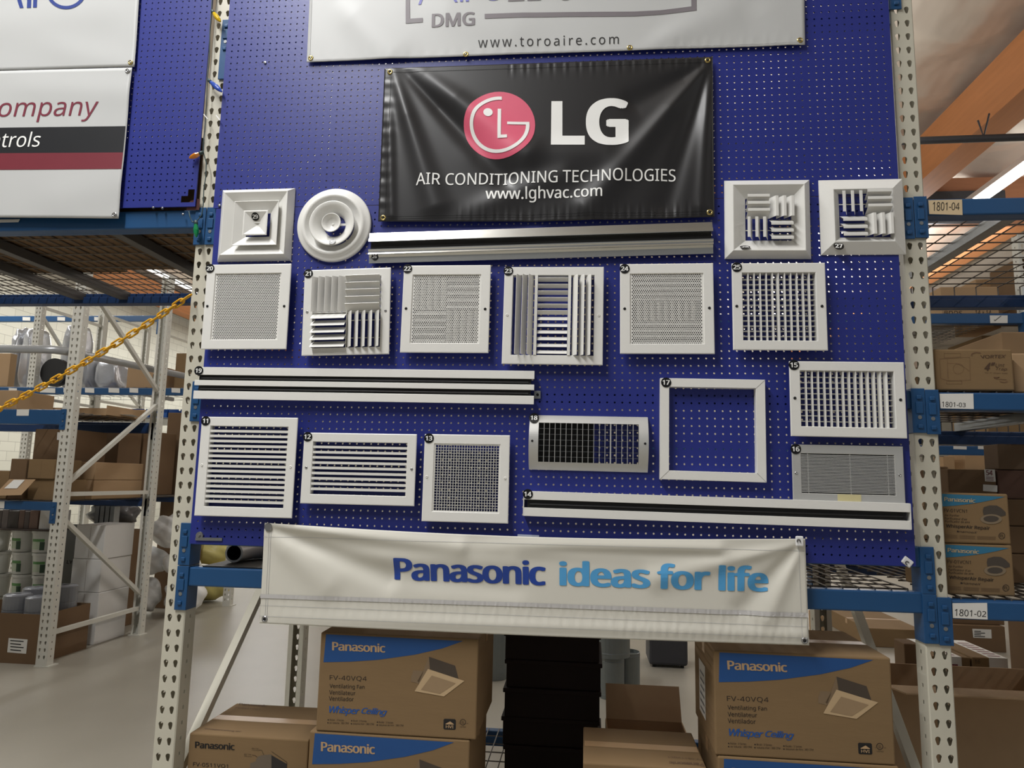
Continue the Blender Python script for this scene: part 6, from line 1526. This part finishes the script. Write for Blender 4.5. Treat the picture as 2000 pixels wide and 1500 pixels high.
pbox('far carton on top of the labelled one, just under the bottom right beam', 1861, 1962, 1208, 1221, 4.66, 0.5, z0=at(1910, 1222, 4.6)[2] + 0.002, m=M_CARD2, tape='')
M_RED = mat('red_print', (206, 62, 94), 0.4)
def taped(lab, xa, xb, yt, yb, Y, dep, mark):
    t = pbox(lab, xa, xb, yt, yb, Y, dep, z0=0.0, m=M_CARD, tape='', group='cartons with printed white tape')
    p, q = at((xa + xb) / 2, yt, Y), at(xb, yt, Y); z = p[2]; xc = p[0] + (q[0] - p[0]) * (0.45 if mark else 0.0); w = 0.045
    tp = MB(); tp.quad((xc - w, Y, z + 0.001), (xc + w, Y, z + 0.001), (xc + w, Y + dep, z + 0.001), (xc - w, Y + dep, z + 0.001)); tp.quad((xc - w, Y - 0.001, z - 0.19), (xc + w, Y - 0.001, z - 0.19), (xc + w, Y - 0.001, z), (xc - w, Y - 0.001, z))
    o = tp.build('printed_tape', M_PAPER, t, label='white tape with red print')
    rp = MB()
    if mark: rp.add([(xc + 0.03 * math.cos(a), Y - 0.002, z - 0.12 + 0.03 * math.sin(a)) for a in np.linspace(0, 6.28, 20)[:-1]], [tuple(range(19))])
    else:
        for k in range(4): rp.quad((xc - 0.03, Y - 0.002, z - 0.05 - 0.03 * k), (xc + 0.025, Y - 0.002, z - 0.05 - 0.03 * k), (xc + 0.025, Y - 0.002, z - 0.035 - 0.03 * k), (xc - 0.03, Y - 0.002, z - 0.035 - 0.03 * k))
    for k in range(7): rp.quad((xc - 0.03, Y + 0.03 + k * 0.05, z + 0.002), (xc + 0.03, Y + 0.03 + k * 0.05, z + 0.002), (xc + 0.03, Y + 0.05 + k * 0.05, z + 0.002), (xc - 0.03, Y + 0.05 + k * 0.05, z + 0.002))
    rp.build('red_print', mat('maroon_print', (116, 46, 56), 0.45), o)
    return t
taped('left one of two cartons with printed white tape, partly behind the right post', 1822, 1897, 1283, 1350, 1.6, 0.42, False)
tv = taped('right one of two cartons with printed white tape and a red disc', 1900, 1968, 1285, 1352, 1.6, 0.42, True)
tx = MB(); letters(tx, '16', q4(1904, 1288, 1915, 1288, 1914, 1296, 1904, 1296), onY(1.598)); tx.build('handwriting', M_INKB, tv)
# cartons on the lower right floor level
_x0 = D1 + 0.03; _zf = at(1910, 1347, 0.62)[2]
open_carton('open carton with a pale flap folded out towards the viewer, low in the right bay', _x0, _x0 + 0.75, 0.62, 1.0, 0.2555, _zf, [('front', 0.62 - atz(1910, 1392, _zf - 0.03)[1], 1.46)], m=mat('light_cardboard', (186, 156, 122), 0.75, spec=0.15))
beam('lowest blue beam of the right bay, hidden under the open carton', D1, RR, 0.185, 0.247, 0.0, -1, (RX + 0.001, RX + 0.04, 0.275, D1), None)
beam('lowest rear beam of the right bay', D1, RR, 0.185, 0.247, RD, 1, (RX + 0.001, RX + 0.04, 0.275, D1), None)
deck('lowest wire deck of the right bay under the open carton', D1 + 0.02, RR, 0.03, RD - 0.03, 0.2525, 0.1, 0.1, chans=(3.4,), drop=0.03)
pbox('dark tall carton at the right photo edge, low in the right bay', 2035, 2120, 1225, 1400, 1.25, 0.25, z0=0.0, m=M_CARD2, tape='')
pbox('tan carton panel standing behind the right post', 1768, 1800, 1258, 1350, 1.35, 0.12, z0=0.0, m=M_CARD2, tape='')
# stacks behind the purifier cartons
zb = 1.0975
pbox('brown carton right of the purifier cartons, lowest of three', 1878, 2090, 1082, 1118, 0.42, 0.5, z0=zb, m=M_CARD2, tape='', group='cartons stacked right of the purifiers')
z1_ = at(1984, 1082, 0.42)[2] + 0.002
pbox('brown carton right of the purifier cartons, middle of three', 1878, 2090, 1028, 1080, 0.42, 0.5, z0=z1_, m=M_CARD2, tape='', group='cartons stacked right of the purifiers')
z2_ = at(1984, 1028, 0.42)[2] + 0.002
pbox('brown carton right of the purifier cartons, topmost of three', 1878, 2090, 975, 1026, 0.42, 0.5, z0=z2_, m=M_CARD2, tape='', group='cartons stacked right of the purifiers')
z3_ = at(1984, 975, 0.42)[2] + 0.002
c3 = pbox('dark brown carton with two white labels behind the purifier cartons', 1852, 1946, 917, 960, 0.42, 0.35, z0=z3_, m=M_CARD2, tape='')
mb = MB(); shape(mb, q4(1922, 916.5, 1943, 917, 1945, 941, 1924, 940), onY(0.418)); shape(mb, q4(1920, 946, 1948, 948, 1948, 961, 1920, 959), onY(0.418)); ol = mb.build('shipping_labels', M_PAPER, c3, label='two white labels')
mb = MB(); letters(mb, '54', q4(1926, 918, 1939, 919, 1939, 929, 1926, 928), onY(0.4165), bold=0.02)
for k in range(3): shape(mb, q4(1926, 931 + 3 * k, 1941, 932 + 3 * k, 1941, 933 + 3 * k, 1926, 932 + 3 * k), onY(0.4165))
mb.build('label_print', mat('maroon_print', (116, 46, 56), 0.45), ol)
pbox('tan carton behind the dark labelled one, beside the right post', 1800, 1854, 911, 960, 0.95, 0.12, z0=zb, m=M_CARD3, tape='seam')
pbox('dark carton right of the labelled one, under the topmost pair', 1949, 2090, 919, 974, 0.42, 0.2, z0=z3_, m=mat('red_brown_cardboard', (96, 70, 58), 0.8), tape='')
z4_ = at(2019.5, 919, 0.42)[2] + 0.002
pbox('brown carton at the top of the stack, close under the middle deck', 1950, 2090, 868, 917, 0.42, 0.10, z0=z4_, m=mat('olive_cardboard', (106, 86, 66), 0.8), tape='')
# cartons behind the lint trap carton
pbox('pale carton behind the lint trap carton, cut by the photo edge', 1960, 2090, 648, 760, 0.34, 0.5, z0=1.7545, m=M_CARD3, tape='')
t = pbox('brown carton with an open side flap right of the lint trap carton', 1978, 2090, 690, 762, 0.06, 0.22, z0=1.7545, m=M_CARD3, tape='')
# row across the aisle on the right
GD = 'racks across the aisle on the right'
DX = 4.47
upright('pale rack frame across the aisle, seen through the top right deck', DX, 2.66, 1.19, at(1975, 457, 2.66)[2], w=0.1, m=M_POSTB, rear=False, group=GD)
b4 = beam('blue beam across the aisle with a ticked white label', 1.9, DX - 0.05, 2.57, 2.642, 2.66, -1, None, (DX - 0.05, DX - 0.002, 2.65, DX - 0.05, 0.16), group=GD)
beam('blue beam across the aisle continuing past the pale frame', DX + 0.05, 7.0, 2.57, 2.642, 2.66, -1, None, None, group=GD)
mb = MB(); shape(mb, q4(1933, 616, 1968, 616, 1968, 631, 1934, 631), onY(2.655)); lb = mb.build('shelf_label', M_PAPER, b4, label='white label')
mb = MB(); [shape(mb, s_, onY(2.653)) for s_ in pl_(lambda *a: [(a[i], a[i + 1]) for i in range(0, len(a), 2)], [(1942, 624), (1943, 626.5), (1955, 617)], 1.0, False)]; mb.build('tick_mark', M_INK, lb)
deck('wire deck across the aisle, seen from below through the right bay', 2.0, DX - 0.08, 2.7, 3.8, 2.65, 0.06, 0.06, chans=(3.9,), drop=0.03, group=None, m=M_CHAN)
bd_ = pbox('tan carton with handwritten marks above the ticked beam', 1838, 1950, 560, 617, 2.72, 0.4, z0=2.6535, m=M_CARD3, tape='')
tx = MB(); letters(tx, 'BDDS', q4(1845, 607, 1879, 607, 1878, 615, 1844, 615), onY(2.718)); tx.build('handwriting', M_INKB, bd_); tx = MB(); letters(tx, '14 x 14', q4(1905, 606, 1936, 606, 1936, 614, 1905, 614), onY(2.718)); tx.build('handwriting', M_INKB, bd_)
pbox('tan carton standing high across the aisle, with a pale strip', 1906, 1950, 545, 577, 3.2, 0.35, z0=2.656, m=M_CARD3, tape='y')
pbox('brown carton past the pale frame across the aisle', 1999, 2080, 500, 616, 2.75, 0.4, z0=2.656, m=M_CARD2, tape='')
tag(blob(MB(), (at(1800, 640, 3.48)[0] - 0.08, 3.48, 2.84), (0.33, 0.2, 0.185), 90, 0.06, 4, flat=0.18, boxy=0.6).build('duct_bag', M_SILV, smooth=True), 'silver duct bag on the deck across the aisle on the right', 'bag')
pbox('tall brown carton across the aisle, behind the lint trap carton', 1925, 2060, 655, 868, 3.0, 0.5, z0=1.74, m=M_CARD, tape='y')
beam('lower blue beam across the aisle with pale labels', 1.9, DX - 0.05, 1.665, 1.727, 2.66, -1, None, (DX - 0.05, DX - 0.002, 1.73, DX - 0.05, 0.16), group=GD)
deck('lower wire deck across the aisle on the right', 2.0, DX - 0.08, 2.7, 3.8, 1.734, 0.1, 0.1, chans=(3.0,), drop=0.03, group=None)
for k, (xa, xb) in enumerate(((1862, 1888), (1910, 1933))):
    mb = MB(); shape(mb, q4(xa, 871, xb, 872, xb, 878, xa, 877), onY(2.655)); tag(mb.build('shelf_label', M_PAPER), 'pale label on the lower beam across the aisle, %s' % ('left one', 'right one')[k], 'label')
pbox('tan carton on the lower beam across the aisle', 1848, 1914, 861, 871, 2.72, 0.3, z0=1.7385, m=M_CARD3, tape='')
for k, (xa, xb, ya, yb, nm) in enumerate(((1842, 1864, 891, 902, 'left'), (1885, 1925, 886, 902, 'right'))):
    t = pbox('far tan box %s in the dark rack opening' % ('on the left', 'on the right')[k], xa, xb, ya, yb, 9.0, 0.5, z0=1.735, m=M_CARD3, tape='')
    continue
    t = pbox('far tan box with a pink label, %s one in the dark rack opening' % nm, xa, xb, ya, yb, 9.0, 0.5, z0=1.735, m=M_CARD3, tape='')
beam('far blue beam in the dark opening of the right bay', 6.0, 10.5, 1.64, 1.73, 8.95, -1, None, None, group=GD)
